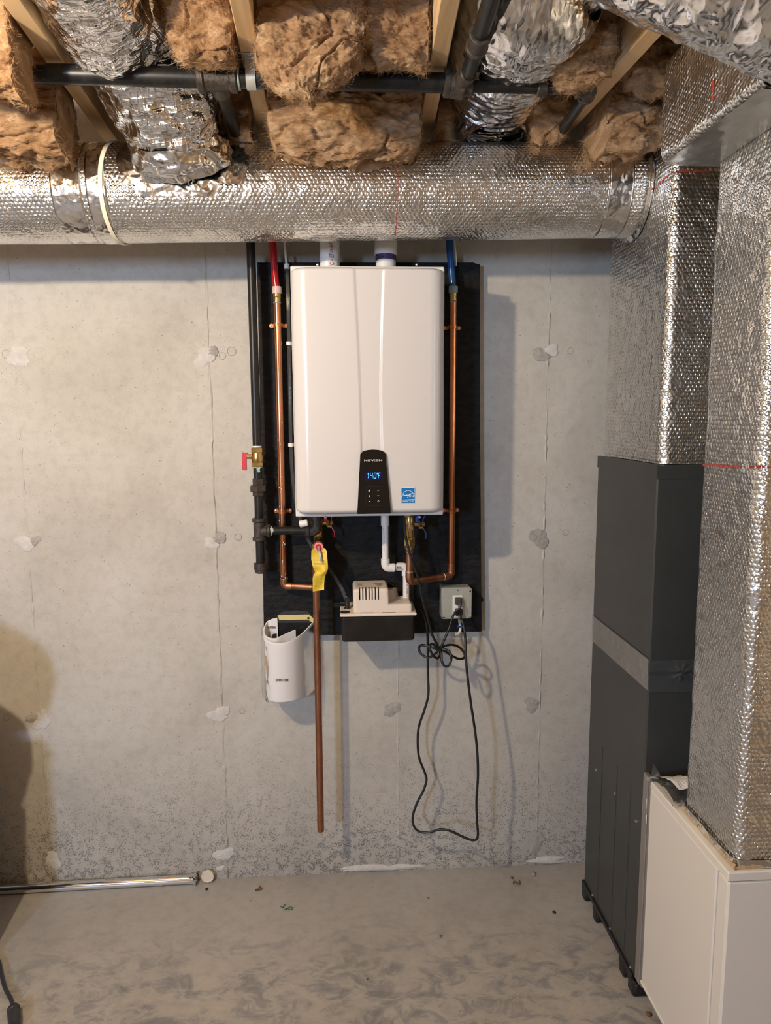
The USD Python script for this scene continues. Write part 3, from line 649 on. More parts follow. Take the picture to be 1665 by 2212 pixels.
elb = cat([tube(el, .0185, 24), lathe([ex_-.012, GY, zm], [1, GY, zm], [(0, .018), (.002, .0228), (.012, .0228), (.015, .0185)], 24), lathe([ex_+.022, GY-.004, HZ0-.022], [ex_+.022, GY-.004, HZ0], [(0, .0185), (.002, .0222), (.012, .0222), (.014, .02)], 24)])
part(g, 'elbow', elb, 'iron_fitting')
part(g, 'nipple', cyl(col(zc1-.004), col(zt0+.006), .0136, 24), 'iron_pipe', label='drip leg below the tee')
part(g, 'cap', cat([lathe(col(zc0), col(zc1), [(0, .014), (.003, .0185), (.012, .0185), (.013, .0215), (zc1-zc0-.001, .0215), (zc1-zc0, .019)], 24)]), 'iron_fitting')

# ------------------------------------------------------------------ hot water line (left)
CY, CR = -.075, .0112
def hot(px, py, y=CY): return at(px, py, y=y)
hxp = np.mean([hot(600, 760)[0], hot(612, 1150)[0]])
h = thing('hot_water_pipe', 'copper hot water pipe with red plastic tubing on top, left of the water heater', 'pipe', [hxp, CY, hot(612, 1270)[2]])
zr, zb, zcop, zel = hot(596, 619)[2], hot(597, 634)[2], hot(597, 655)[2], hot(612, 1266)[2]
part(h, 'red_tubing', tube(spline([[hot(589, 515)[0], CY, 2.25], [hot(590, 540)[0], CY, hot(590, 540)[2]], [hot(593, 585)[0], CY, hot(593, 585)[2]], [hxp, CY, zb+.004]], 8), .0112, 20), 'red_pex')
part(h, 'expansion_ring', cyl([hxp, CY, zb-.001], [hxp, CY, zr], .0146, 24, .0015), 'pink_ring')
part(h, 'brass_adapter', cat([cyl([hxp, CY, zb-.012], [hxp, CY, zb], .0125, 24, .001), cyl([hxp, CY, zcop], [hxp, CY, zb-.010], .0118, 24, .001), ring([hxp, CY, zb-.012], (0, 0, 1), .0122, .0014)]), 'brass')
hz = zel; xe = hot(690, 1268)[0]; HVY = -.100
part(h, 'copper_pipe', cyl([hxp, CY, hz+.03], [hxp, CY, zcop+.004], CR, 24), 'copper')
part(h, 'solder_joint', cat([ring([hxp, CY, zcop+.001], (0, 0, 1), .0112, .0016, 24, 6)]), 'solder')
part(h, 'elbow', tube(fillet([[hxp, CY, hz+.026], [hxp, CY, hz], [hxp+.026, CY-.004, hz]], .020, 10), .0128, 20), 'dull_copper')
part(h, 'solder_joint', ring([hxp, CY, hz+.026], (0, 0, 1), .0122, .0016, 24, 6), 'solder')
part(h, 'copper_pipe', cyl([hxp+.024, CY-.003, hz], [xe-.018, HVY, hz], CR, 24), 'dull_copper')
part(h, 'elbow', tube(fillet([[xe-.026, HVY, hz], [xe, HVY, hz], [xe, HVY, hz+.026]], .020, 10), .0128, 20), 'dull_copper')
zv = hot(690, 1190, HVY)[2]
part(h, 'copper_pipe', cyl([xe, HVY, hz+.024], [xe, HVY, zv], CR, 24), 'dull_copper')
for i in range(26):                                                   # splashes of verdigris and solder on the copper
    py = (R.uniform(1050, 1250) if i < 20 else R.uniform(880, 1050)); a = R.uniform(-1.0, .8); z = hot(612, py)[2]
    c = A([hxp+CR*math.sin(a), CY-CR*math.cos(a), z]); s = R.uniform(.0012, .0034)
    m = trimesh.creation.icosphere(1, s); m.vertices *= [.7, .3, R.uniform(.8, 2.4)]; m.vertices += c
    part(h, 'splash', m, 'patina' if i % 3 else 'solder', True, label='pale splash on the copper' if i == 0 else None)

# isolation valves under the heater
def valve(nm, lab, x, y, ztop, zbot, colour, lev):
    t = thing(nm, lab, 'valve', [x, y, zbot])
    L = ztop-zbot; c = lambda z: A([x, y, z])
    part(t, 'body', cat([hexnut(c(ztop-.014), c(ztop), .0205), lathe(c(ztop-.012), c(zbot), [(0, .0140), (.006, .0165), (.020, .0190), (.034, .0175), (.040, .0155), (L-.03, .0155)], 24), hexnut(c(zbot+.010), c(zbot+.032), .0195), lathe(c(zbot+.030), c(ztop), [(0, .0165), (.002, .0185), (.008, .0185), (.010, .0160)], 24), cyl(c(zbot), c(zbot+.012), .0150, 20, .001)]), 'brass')
    side = c(ztop-.040)
    part(t, 'drain_stub', cat([cyl(side, side+[.036, 0, 0], .0085, 16, .001), hexnut(side+[.026, 0, 0], side+[.034, 0, 0], .011)]), 'brass')
    bx = side+[.042, -.004, 0]
    bf = ribbon(spline([bx+[.009, -.004, .046], bx+[.008, -.003, .030], bx+[.001, 0, .014], bx+[.001, 0, -.012], bx+[.009, -.003, -.027], bx+[.010, -.004, -.046]], 6), np.tile([[0, .011, 0]], (31, 1)), .0026)
    part(t, 'butterfly_handle', bf, colour, 30, label=f'{lev} two-winged drain handle')
    part(t, 'handle_screw', cat([hexnut(bx-[.004, 0, 0], bx+[.007, 0, 0], .0065), cyl(bx+[-.012, -.003, -.011], bx+[.0, -.003, -.011], .005, 12)]), 'brass')
    hp = c(ztop-.012)+[.020, -.010, 0]
    lv = cat([box(hp+[-.002, -.005, -.022], hp+[.009, .006, -.002], .002), box(hp+[.003, -.005, -.004], hp+[.010, .006, .026], .002)])
    part(t, 'lever', lv, colour, 20, label=f'{lev} lever of the main valve')
    return t
hv = valve('hot_valve', 'brass valve with red handles under the water heater', xe, HVY, HZ0-.010, zv-.008, 'red_plastic', 'red')
# relief valve with its tag and discharge pipe
rv0 = at(688, 1166, y=-.11); rvf = at(688, 1181, y=-.172)
rv = thing('relief_valve', 'pressure relief valve with red disc, silver lever and long copper discharge pipe', 'valve', [rvf[0], -.15, at(687, 1797, y=-.155)[2]])
part(rv, 'body', cyl(A([xe, HVY-.006, rv0[2]+.002]), rvf+[0, .016, .006], .0125, 20, .002), 'brass')
part(rv, 'bonnet', cyl(rvf+[0, .022, .004], rvf+[0, .002, .001], .0155, 24, .002), 'steel', label='silver bonnet behind the red disc')
dsc = part(rv, 'disc', cyl(rvf+[0, .002, 0], rvf-[0, .004, 0], .0152, 28, .0012), 'red_plastic', label='red disc of the relief valve')
part(dsc, 'print', cat([place(trimesh.creation.extrude_polygon(Point(0, 0).buffer(.0135).difference(Point(0, 0).buffer(.0128)), .0003), rvf-[0, .0042, 0])] + [
    place(trimesh.creation.extrude_polygon(sbox(-.0006, -.0016, .0006, .0016), .0003), rvf+[.0108*math.cos(t), -.0042, .0108*math.sin(t)], (-math.sin(t), 0, math.cos(t)), (-math.cos(t), 0, -math.sin(t))) for t in np.linspace(0, 2*PI, 25)[:-1] if random.random() < .85]), 'white_print', False)
lvb = rvf+[0, -.006, -.001]
part(rv, 'lever', cat([cyl(lvb+[0, .004, 0], lvb-[0, .002, 0], .004, 12), ribbon(spline([lvb, lvb+[.003, -.010, -.014], lvb+[.006, -.014, -.030], lvb+[.009, -.014, -.044]], 6), np.tile([[.0058, 0, 0]], (19, 1)), .0022)]), 'silver_lever', 25)
rx = at(687, 1500, y=-.155)[0]; rz0 = at(687, 1797, y=-.155)[2]
part(rv, 'outlet', cat([cyl([rx, -.150, rvf[2]-.020], [rx, -.150, rvf[2]+.006], .0135, 20, .002), cyl([rx, -.150, rvf[2]-.045], [rx, -.150, rvf[2]-.016], .0125, 20, .001)]), 'brass')
part(rv, 'discharge_pipe', lathe([rx, -.150, rz0], [rx, -.150, 3], [(0, .0096), (.0, .0106), (.001, .0112), (rvf[2]-.042-rz0, .0112)], 28), 'dull_copper')
# yellow tag
tg = thing('warning_tag', 'crumpled yellow paper tag hanging from the relief valve', 'tag', at(690, 1278, y=-.175))
edge = [(1184, 678, 701), (1190, 672.5, 706), (1206, 672, 707), (1220, 674, 708), (1230, 678, 708), (1236, 681, 706), (1242, 677, 703), (1250, 675, 701), (1262, 675.5, 700), (1274, 675.5, 700)]
EY = A([e[0] for e in edge], float)
def tagf(u, v):
    py = 1184+v*(1276-1184); l_, r_x = np.interp(py, EY, [e[1] for e in edge]), np.interp(py, EY, [e[2] for e in edge])
    py2 = py + (u-.5)*(-4*np.clip((py-1240)/36, 0, 1))
    y = -.176-.004*np.sin((py-1184)/20)+.012*np.exp(-((py-1234)/7)**2)*np.sin(u*5+.6)-.004*np.sin(u*3+py/14)+.004*(fbm(np.stack([u*3, py/15, u*0], -1))-.5)
    px = l_+u*(r_x-l_); d = FW+RT*((px-W/2)/FPX)[..., None]+UP*((H/2-py2)/FPX)[..., None]
    return CAM+d*((y-CAM[1])/d[..., 1])[..., None]
tp = part(tg, 'paper', sheet(lambda u, v: tagf(v, 1-u), 60, 16, .0007), 'yellow_tag', 50)
rows = []
for k, v in enumerate(np.r_[np.linspace(.07, .38, 11), np.linspace(.62, .93, 11)]):
    a, b = .10, .90-.25*random.random()
    u = np.linspace(a, b, 10); P3 = tagf(u, np.full(10, v)); rows.append(ribbon(P3+[0, -.0009, 0], np.tile([[0, 0, .0011]], (10, 1)), .0002))
part(tp, 'print', cat(rows), 'yellow_print', False)
# ------------------------------------------------------------------ cold water line (right)
cxp = np.mean([hot(977, 700)[0], hot(976, 1200)[0]])
c_ = thing('cold_water_pipe', 'copper cold water pipe with blue plastic tubing on top, right of the water heater', 'pipe', [cxp, CY, hot(975, 1265)[2]])
zr, zb, zcop = hot(977, 618)[2], hot(977, 633)[2], hot(977, 652)[2]; ze = hot(975, 1248)[2]
part(c_, 'blue_tubing', tube(spline([[hot(969, 500)[0], CY, 2.27], [hot(971, 530)[0], CY, hot(971, 530)[2]], [hot(975, 580)[0], CY, hot(975, 580)[2]], [cxp, CY, zb+.004]], 8), .0112, 20), 'blue_pex')
part(c_, 'expansion_ring', cyl([cxp, CY, zb-.001], [cxp, CY, zr], .0146, 24, .0015), 'pale_blue_ring')
part(c_, 'brass_adapter', cat([cyl([cxp, CY, zb-.012], [cxp, CY, zb], .0125, 24, .001), cyl([cxp, CY, zcop], [cxp, CY, zb-.010], .0118, 24, .001)]), 'brass')
part(c_, 'copper_pipe', cyl([cxp, CY, ze+.024], [cxp, CY, zcop+.004], CR, 24), 'copper')
part(c_, 'solder_joint', ring([cxp, CY, zcop+.001], (0, 0, 1), .0112, .0016, 24, 6), 'solder')
VY = -.155; vx = at(884, 1200, y=VY)[0]; zl = at(885, 1257, y=VY)[2]; ze2 = zl
dv = A([vx-cxp, VY-CY, 0]); Lh = np.linalg.norm(dv); dv /= Lh
part(c_, 'elbow', tube(fillet([[cxp, CY, ze2+.042], [cxp, CY, ze2], A([cxp, CY, ze2])+dv*.034], .022, 10), .0128, 20), 'dull_copper')
part(c_, 'solder_joint', ring(A([cxp, CY, ze2])+dv*.033, dv, .0122, .0015, 24, 6), 'solder')
part(c_, 'copper_pipe', cyl(A([cxp, CY, ze2])+dv*.03, A([vx, VY, ze2])-dv*.03, CR, 24), 'dull_copper')
part(c_, 'elbow', tube(fillet([A([vx, VY, ze2])-dv*.034, [vx, VY, ze2], [vx, VY, ze2+.034]], .022, 10), .0128, 20), 'dull_copper')
part(c_, 'solder_joint', ring([vx, VY, ze2+.034], (0, 0, 1), .0122, .0015, 24, 6), 'solder')
zcv = at(883, 1184, y=VY)[2]
part(c_, 'copper_pipe', cyl([vx, VY, ze2+.03], [vx, VY, zcv+.006], CR, 24), 'dull_copper')
part(c_, 'solder_joint', ring([vx, VY, at(884, 1192, y=VY)[2]], (0, 0, 1), .0115, .0014, 24, 6), 'solder')
cv = valve('cold_valve', 'brass valve with blue handles under the water heater', vx, VY, HZ0-.010, zcv-.002, 'blue_plastic', 'blue')
fd = at(884, 1141, y=VY-.020)
part(cv, 'face_disc', cyl(fd+[0, .014, 0], fd-[0, .003, 0], .0125, 28, .001), 'brass')
part(cv, 'grey_lever', cat([ribbon(A([fd+[0, -.0045, 0], fd+[-.001, -.006, .012], fd+[-.002, -.005, .020]]), np.tile([[.0055, 0, 0]], (3, 1)), .002), ring(fd-[0, .004, 0], (0, 1, 0), .0034, .0012, 16, 6)]), 'silver_lever', 25)
part(cv, 'thread_tape', cyl([vx, VY, zcv-.004], [vx, VY, zcv+.004], .0128, 20, .001), 'pale_blue_ring', label='pale blue sealing tape at the joint')

# ------------------------------------------------------------------ pipe straps
def strap(px, py, x, lab):
    z = at(px, py, y=CY)[2]; t = thing('pipe_strap', lab, 'strap', [x, CY, z-.006], group='copper straps on the water pipes')
    th = np.linspace(0, PI, 15); arcp = [[x-.026, BY-.001, z], [x-.0155, BY-.001, z]] + [[x-.0128*math.cos(a), CY-.0128*math.sin(a), z] for a in th] + [[x+.0155, BY-.001, z], [x+.026, BY-.001, z]]
    part(t, 'band', ribbon(A(arcp), np.tile([[0, 0, .0115]], (len(arcp), 1)), .0016), 'strap_copper', 30)
    for s in (-1, 1):
        e = A([x+s*.0225, BY-.012, z])
        part(t, 'ear', cat([cyl(e+[0, .001, 0], e-[0, .0012, 0], .0066, 18), box(e+[-s*.011, -.001, -.0055], e+[0, .001, .0055])]), 'strap_copper', 30)
        part(t, 'standoff', cyl(e+[0, .001, 0], [e[0], BY, z], .005, 14), 'strap_copper')
        part(t, 'screw', lathe(e-[0, .001, 0], e-[0, 1, 0], [(0, .0042), (.0015, .0036), (.0022, .0012)], 12), 'steel', 30)
for px, py, x, lab in ((597, 702, hxp, 'copper strap holding the hot pipe beside the heater top'), (612, 1105, hxp, 'copper strap holding the hot pipe beside the heater bottom'),
                       (978, 707, cxp, 'copper strap holding the cold pipe beside the heater top'), (978, 1104, cxp, 'copper strap holding the cold pipe beside the heater bottom')):
    strap(px, py, x, lab)

# ------------------------------------------------------------------ clear discharge tube and its clips
def pxs(L, y=None, n=10):
    return spline([at(p[0], p[1], y=(p[2] if len(p) > 2 else y)) for p in L], n)
vtb = thing('drain_tube', 'clear vinyl tube running down beside the water heater to the condensate pump', 'tube', at(750, 1310, y=-.12))
lv = pxs([(620, 580, -.062), (622, 640, -.062), (624, 742, -.06), (626, 850, -.06), (628, 961, -.06), (632, 1030, -.064), (641, 1095, -.07), (655, 1140, -.075), (672, 1178, -.078), (700, 1214, -.085), (722, 1245, -.10), (738, 1272, -.115), (746, 1292, -.122)], n=9)
part(vtb, 'tube', tube(lv, .0062, 14), 'clear_vinyl')
tube_lo = at(746, 1292, y=-.122)
part(vtb, 'white_connector', cyl(at(619.5, 581, y=-.062), at(619, 570, y=-.062), .0088, 18, .001), 'white_plastic')
part(vtb, 'upper_tube', tube(pxs([(619, 571, -.062), (617, 550, -.062), (615, 525, -.062), (614, 470, -.062)]), .004, 10), 'white_plastic')
for py, lab in ((742, 'white plastic clip holding the clear tube beside the middle of the heater'), (961, 'white plastic clip holding the clear tube near the gas valve')):
    c = at(627, py, y=-.060); t = thing('tube_clip', lab, 'clip', [c[0], BY, c[2]], group='white clips on the clear tube')
    th = np.linspace(-.35*PI, 1.35*PI, 16)
    x0 = lv[np.argmin(abs(lv[:, 2]-c[2]))][0]
    arcp = [[x0+.026, BY-.002, c[2]], [x0+.008, BY-.002, c[2]]] + [[x0+.0078*math.cos(q), -.061-.0078*math.sin(q), c[2]] for q in np.linspace(-.15*PI, 1.25*PI, 14)]
    part(t, 'band', ribbon(A(arcp), np.tile([[0, 0, .011]], (len(arcp), 1)), .0016), 'white_plastic', 40)
    part(t, 'nail', lathe([x0+.019, BY-.001, c[2]], [x0+.019, BY-1, c[2]], [(0, .004), (.003, .0035), (.004, .001)], 10), 'steel', 30)

# ------------------------------------------------------------------ condensate drain
DY = -.112
dr = thing('condensate_drain', 'white plastic drain pipe with two elbows from the heater down to the pump', 'pipe', at(877, 1300, y=DY))
x1, x2 = at(832, 1180, y=DY)[0], at(877, 1280, y=DY+.012)[0]; zh = at(850, 1226, y=DY)[2]; zp = at(877, 1301, y=DY)[2]-.006
part(dr, 'adapter', cat([cyl([x1, DY, HZ0-.012], [x1, DY, HZ0-.004], .0165, 24, .001), cyl([x1, DY, at(833, 1136, y=DY)[2]], [x1, DY, HZ0-.010], .0138, 24, .001)]), 'pvc_white')
part(dr, 'pipe', cyl([x1, DY, zh+.02], [x1, DY, HZ0-.02], .0108, 24), 'pvc_white')
part(dr, 'elbow', cat([tube(fillet([[x1, DY, zh+.030], [x1, DY, zh], [x1+.030, DY, zh]], .016, 8), .0142, 22)]), 'pvc_white')
part(dr, 'pipe', cyl([x1+.026, DY, zh], [x2-.02, DY+.012, zh], .0108, 24), 'pvc_white')
part(dr, 'elbow', cat([tube(fillet([[x2-.030, DY+.010, zh], [x2, DY+.012, zh], [x2, DY+.012, zh-.030]], .016, 8), .0142, 22)]), 'pvc_white')
part(dr, 'pipe', cyl([x2, DY+.012, zp], [x2, DY+.012, zh-.024], .0108, 24), 'pvc_white')
part(dr, 'lettering', text('PSI @ 23C NSF-pw  -G W P', .0048, [x1-.0042, DY-.0103, (zh+.03+HZ0-.03)/2], (0, 0, -1), (.93, .36, 0), .0003), 'red_print', False)
part(dr, 'lettering', text('P  MADE IN U', .0055, [x2+.002, DY+.012-.0108, (zh+zp)/2-.012], (0, 0, 1), (-1, 0, 0), .0003), 'red_print', False)
part(dr, 'barcode', cat([box([x1+.036+.0022*k, DY-.0104, zh-.001], [x1+.0372+.0022*k, DY-.0096, zh+.0055]) for k in range(7)]), 'ink', False)
part(dr, 'primer_ring', ring([x1+.031, DY, zh], (1, 0, 0), .0106, .0011, 20, 6), 'red_print')

# ------------------------------------------------------------------ condensate pump
PX0, PX1, PYF, PYB = at(735, 1355, y=-.195)[0], at(897, 1355, y=-.195)[0], -.195, -.045
pzt, pzb = at(815, 1329, y=PYF)[2], at(815, 1387, y=PYF)[2]
pu = thing('condensate_pump', 'beige and black condensate pump with a row of vent slots below the water heater', 'pump', [(PX0+PX1)/2, -.12, pzb])
part(pu, 'tank', rbox([PX0+.004, PYF+.002, pzb], [PX1-.002, PYB, pzt-.002], .010), 'tank_black')
part(pu, 'base_plate', rbox([PX0-.001, PYF-.002, pzt-.004], [PX1+.005, PYB-.001, pzt+.006], .0045), 'pump_beige')
hx0, hx1, hx2 = at(763, 1300, y=-.188)[0], at(840, 1300, y=-.188)[0], at(890, 1310, y=-.188)[0]
hzt, hzs = at(800, 1272, y=-.188)[2], at(868, 1305, y=-.188)[2]
hy = -.188
def shell(x0, x1, y0, y1, z0, z1, r):
    return manifold3d.Manifold.hull_points(np.vstack([[(np.where(s, [x1-r, y1-r, z1-r], [x0+r, y0+r, z0-.0])) + _ico*r for s in np.ndindex(2, 2, 2)]]).reshape(-1, 3).astype(np.float64))
main = shell(hx0, hx1, hy, -.062, pzt+.012, hzt, .010)
step_ = shell(hx1-.03, hx2, hy, -.075, pzt+.010, hzs, .007)
ramp = manifold3d.Manifold.hull_points(A([[hx1-.01, -.125, hzs-.004], [hx1-.01, -.066, hzs-.004], [hx1+.040, -.066, hzs-.004], [hx1+.020, -.125, hzs-.004], [hx1-.01, -.105, hzs+.026], [hx1-.01, -.066, hzs+.026], [hx1+.034, -.066, hzs+.024], [hx1+.010, -.105, hzs+.026]]).astype(np.float64))
hous = main + step_ + ramp
cutm = manifold3d.Manifold.cube((1, 1, 1)).translate((0, -.5, pzt-1+.0055)); hous = hous - manifold3d.Manifold.cube((2, 2, 1)).translate((-.5, -1, pzt-1+.0050))
slots = []
for k in range(7):
    p = at(776.8+k*6.75, 1283, y=hy); z0, z1 = at(800, 1296, y=hy)[2], at(800, 1270.5, y=hy)[2]
    slots.append((p[0], z0, z1)); hous = hous - manifold3d.Manifold.cube((.0036, .03, z1-z0)).translate((p[0]-.0018, hy-.01, z0))
for px0, px1 in ((778, 807), (825, 854)):
    a, b = at(px0, 1327, y=hy)[0], at(px1, 1327, y=hy)[0]; hous = hous - manifold3d.Manifold.cube((b-a, .02, .0030)).translate((a, hy-.01, pzt+.0045))
part(pu, 'housing', hous, 'pump_beige', 30)
for x, z0, z1 in slots: part(pu, 'vent_slot', box([x-.0017, hy+.012, z0+.0003], [x+.0017, hy+.016, z1-.0003]), 'dark_slot', False)
part(pu, 'motor', cyl([slots[4][0]-.01, hy+.03, (slots[0][1]+slots[0][2])/2], [slots[6][0]+.012, hy+.03, (slots[0][1]+slots[0][2])/2], .012, 16), 'solder')
for px, py, y in ((745, 1325, -.172), (741, 1310, -.085)):
    c = at(px, py, y=y); zt = pzt+.0058
    part(pu, 'inlet_hole', cat([place(trimesh.creation.extrude_polygon(Point(0, 0).buffer(.0155).difference(Point(0, 0).buffer(.0135)), .0012), [c[0], c[1], zt], (1, 0, 0), (0, 1, 0)), cyl([c[0], c[1], zt-.002], [c[0], c[1], zt+.0006], .0138, 26)]), 'dark_slot')
c = at(750, 1318, y=-.128)
part(pu, 'check_valve', cat([lathe([c[0], c[1], pzt+.005], [c[0], c[1], 3], [(0, .0105), (.004, .0105), (.0042, .0082), (.013, .0075), (.014, .0088), (.018, .0088), (.02, .0078), (.036, .0074)], 20)]), 'black_plastic')
cc = A([c[0], c[1], pzt+.034])
part(vtb, 'tube_end', tube(spline([tube_lo, (tube_lo*.5+cc*.5)+[.001, 0, .001], cc-[0, 0, .016]], 6), .0075, 14), 'clear_vinyl')
part(pu, 'lettering', cat([box([hx0+.014+.0105*(k % 2)*0+.0024*k, -.150, hzt-.0003], [hx0+.0154+.0024*k, -.108-.006*(k % 3), hzt+.0003]) for k in range(7)]), 'grey_print', False)
part(pu, 'lettering', cat([box([hx1-.040+R.uniform(-.006, .010), -.150+.006*k, hzt-.0003], [hx1-.026+R.uniform(-.004, .014), -.1475+.006*k, hzt+.0003]) for k in range(7)]), 'ink', False)
part(pu, 'moulded_emblem', cat([place(trimesh.creation.extrude_polygon(Point(0, 0).buffer(.010).difference(Point(0, 0).buffer(.0092)), .0005), [hx2-.020, -.135, hzs-.0001], (1, 0, 0), (0, 1, 0)), box([hx2-.040, -.141, hzs-.0001], [hx2-.024, -.131, hzs+.0004])]), 'grey_print', False)
c = at(727, 1314, y=-.075)
part(pu, 'mounting_bracket', cat([box([c[0]-.012, BY-.004, c[2]-.006], [PX0+.012, BY-.0005, c[2]+.012], .001), box([PX0+.002, PYB-.002, c[2]-.006], [PX0+.010, BY-.001, c[2]+.010])]), 'black_plastic')

# ------------------------------------------------------------------ electrical box
JX0, JX1, JZ0, JZ1, JYF = at(953, 1300, y=-.098)[0], at(1018.5, 1300, y=-.098)[0], at(985, 1337, y=-.098)[2], at(985, 1269.5, y=-.098)[2], -.095
jb = thing('junction_box', 'square galvanized electrical box with white outlet on the black board', 'electrical box', [(JX0+JX1)/2, -.07, JZ0])
part(jb, 'back_box', rbox([JX0+.001, JYF+.006, JZ0+.001], [JX1-.001, BY-.0005, JZ1-.001], .006), 'galvanized')
cvp = sbox(JX0, JZ0, JX1, JZ1).buffer(-.008).buffer(.008)
part(jb, 'cover', cat([prism(cvp, .008, [0, JYF+.007, 0]), prism(cvp.buffer(-.006), .0105, [0, JYF+.007, 0])]), 'galvanized', 25)
for px, py, dk in ((960.5, 1279, 0), (1014, 1277, 1), (959, 1333, 1), (1013.5, 1332, 0)):
    c = at(px, py, y=JYF-.0015)
    part(jb, 'corner_screw', cat([lathe([c[0], JYF-.001, c[2]], [c[0], -9, c[2]], [(0, .0050), (.0018, .0042), (.0026, .001)], 12)]), 'dark_slot' if dk else 'steel', 30, label='dark corner screw hole' if dk else 'bright corner screw')
OX0, OX1 = at(977.5, 1310, y=JYF-.004)[0], at(998.5, 1310, y=JYF-.004)[0]; OZ0, OZ1 = at(988, 1334, y=JYF-.004)[2], at(988, 1286, y=JYF-.004)[2]
part(jb, 'outlet', cat([box([OX0, JYF-.008, OZ0], [OX1, JYF+.004, OZ1], .0018), box([(OX0+OX1)/2-.006, JYF-.0098, (OZ0+OZ1)/2+.001], [(OX0+OX1)/2+.006, JYF-.0075, (OZ0+OZ1)/2+.006], .0006), box([(OX0+OX1)/2-.006, JYF-.0098, (OZ0+OZ1)/2-.007], [(OX0+OX1)/2+.006, JYF-.0075, (OZ0+OZ1)/2-.002], .0006)]), 'white_plastic', 20)
for pz in (JZ1-.0085, JZ0+.0085):
    x = (OX0+OX1)/2; part(jb, 'cover_screw', lathe([x, JYF-.002, pz], [x, -9, pz], [(0, .0032), (.002, .003), (.003, .001)], 10), 'steel', 30)
gb = at(1037, 1296, y=-.02); single('wall_grommet', cat([lathe([gb[0]+.002, -.0, gb[2]], [gb[0]+.002, -9, gb[2]], [(0, .011), (.006, .0105), (.022, .009), (.026, .004)], 18), rbox([gb[0]-.006, -.018, gb[2]-.004], [gb[0]+.010, -.006, gb[2]+.007], .003)]), 'black_rubber', 'small black rubber plug on the concrete wall right of the electrical box', 'plug')
# white cables
wc = thing('white_cable', 'short white cable stapled below the electrical box', 'cable', at(990, 1370, y=-.05))
part(wc, 'sheath', tube(pxs([(992, 1334, -.055), (993, 1346, -.052), (994, 1356, -.052), (993, 1364, -.055), (988, 1369, -.062), (984, 1369.5, -.064)], n=6), .0048, 12), 'white_plastic')
c = at(995, 1353, y=-.052); part(wc, 'staple', cat([box(c-[.012, .002, .004], c+[.010, .012, .004], .001), box(c+[-.008, -.008, -.0035], c+[.007, .0, .0035], .002)]), 'blue_plastic', label='blue cable staple')
single('white_wire', tube(pxs([(985, 575, -.06), (984, 550, -.06), (981.5, 525, -.06), (980, 470, -.06)]), .0032, 8), 'white_plastic', 'thin white cable beside the blue tubing above the heater', 'cable')

# ------------------------------------------------------------------ power cords
CRD = .0040
def plug(t, px, py, px2, py2, lab, up):
    c = at(px, py, y=JYF-.012); m = cat([rbox(c-[.0125, .012, .012], c+[.0115, .004, .011], .004), tube(spline([c-[-.002, .010, .004], c-[-.002, .020, .010], c-[0, .026, .020]], 5), np.linspace(.0068, .005, 11), 14)])
    part(t, 'plug', m, 'grey_plug' if up else 'black_rubber', 30, label=lab); return c-[0, .026, .020]
hc = thing('heater_cord', 'black power cord from the heater, tied in a bow-shaped bundle, plugged into the upper socket', 'cord', at(955, 1440, y=-.15))
e1 = plug(hc, 990, 1297, 0, 0, 'grey angled plug in the upper socket', True)
K = [(947, 1398), ]
part(hc, 'cord', tube(pxs([(873, 1118, -.19), (874, 1145, -.195), (879, 1172, -.195), (889, 1210, -.195), (904, 1253, -.19), (913, 1298, -.185), (922, 1331, -.18), (933, 1370, -.175), (944, 1392, -.17), (949, 1402, -.17)], n=8), CRD, 12), 'black_rubber')
part(hc, 'cord', tube(np.vstack([spline([e1+[.002, .004, .004], e1, at(981, 1325, y=-.135), at(968, 1362, y=-.155), at(955, 1392, y=-.165), at(951, 1404, y=-.165)], 8)]), CRD, 12), 'black_rubber', label='cord rising to the upper plug')
loops = [[(946, 1403, -.168), (928, 1397, -.16), (912, 1393.5, -.15), (905, 1399, -.145), (908, 1411, -.15), (922, 1420, -.16), (935, 1416, -.172), (948, 1404, -.178)],
         [(945, 1402, -.18), (936, 1392, -.195), (928, 1394, -.205), (929, 1404, -.21), (936, 1417, -.205), (944, 1422, -.195), (948, 1418, -.185), (947, 1404, -.175)],
         [(949, 1403, -.176), (953, 1412, -.19), (954, 1428, -.20), (960, 1438.5, -.205), (968, 1438, -.205), (974, 1427, -.20), (973, 1412, -.19), (964, 1404, -.18), (951, 1402, -.172)],
         [(950, 1402, -.165), (962, 1395, -.155), (978, 1393, -.145), (993, 1399, -.135), (1003, 1412, -.135), (1002, 1421, -.14), (990, 1423, -.15), (975, 1416, -.16), (961, 1407, -.17), (950, 1402, -.178)]]
for L in loops: part(hc, 'loop', tube(pxs(L, n=8), CRD, 12), 'black_rubber')
ck = at(948, 1402, y=-.172)
part(hc, 'twist_tie', cat([tube(spline([ck+[.010*math.cos(t), .011*math.sin(t), .004*math.sin(2*t)+.0025*t/3-.004] for t in np.linspace(0, 4*PI, 26)], 3), .0016, 8), tube(spline([ck+[-.004, -.010, .004], ck+[-.007, -.016, .010], ck+[-.003, -.02, .018]], 5), .0012, 6)]), 'black_plastic')
pc = thing('pump_cord', 'long black power cord hanging in a wavy loop from the pump to the lower socket', 'cord', at(1025, 1815, y=-.16))
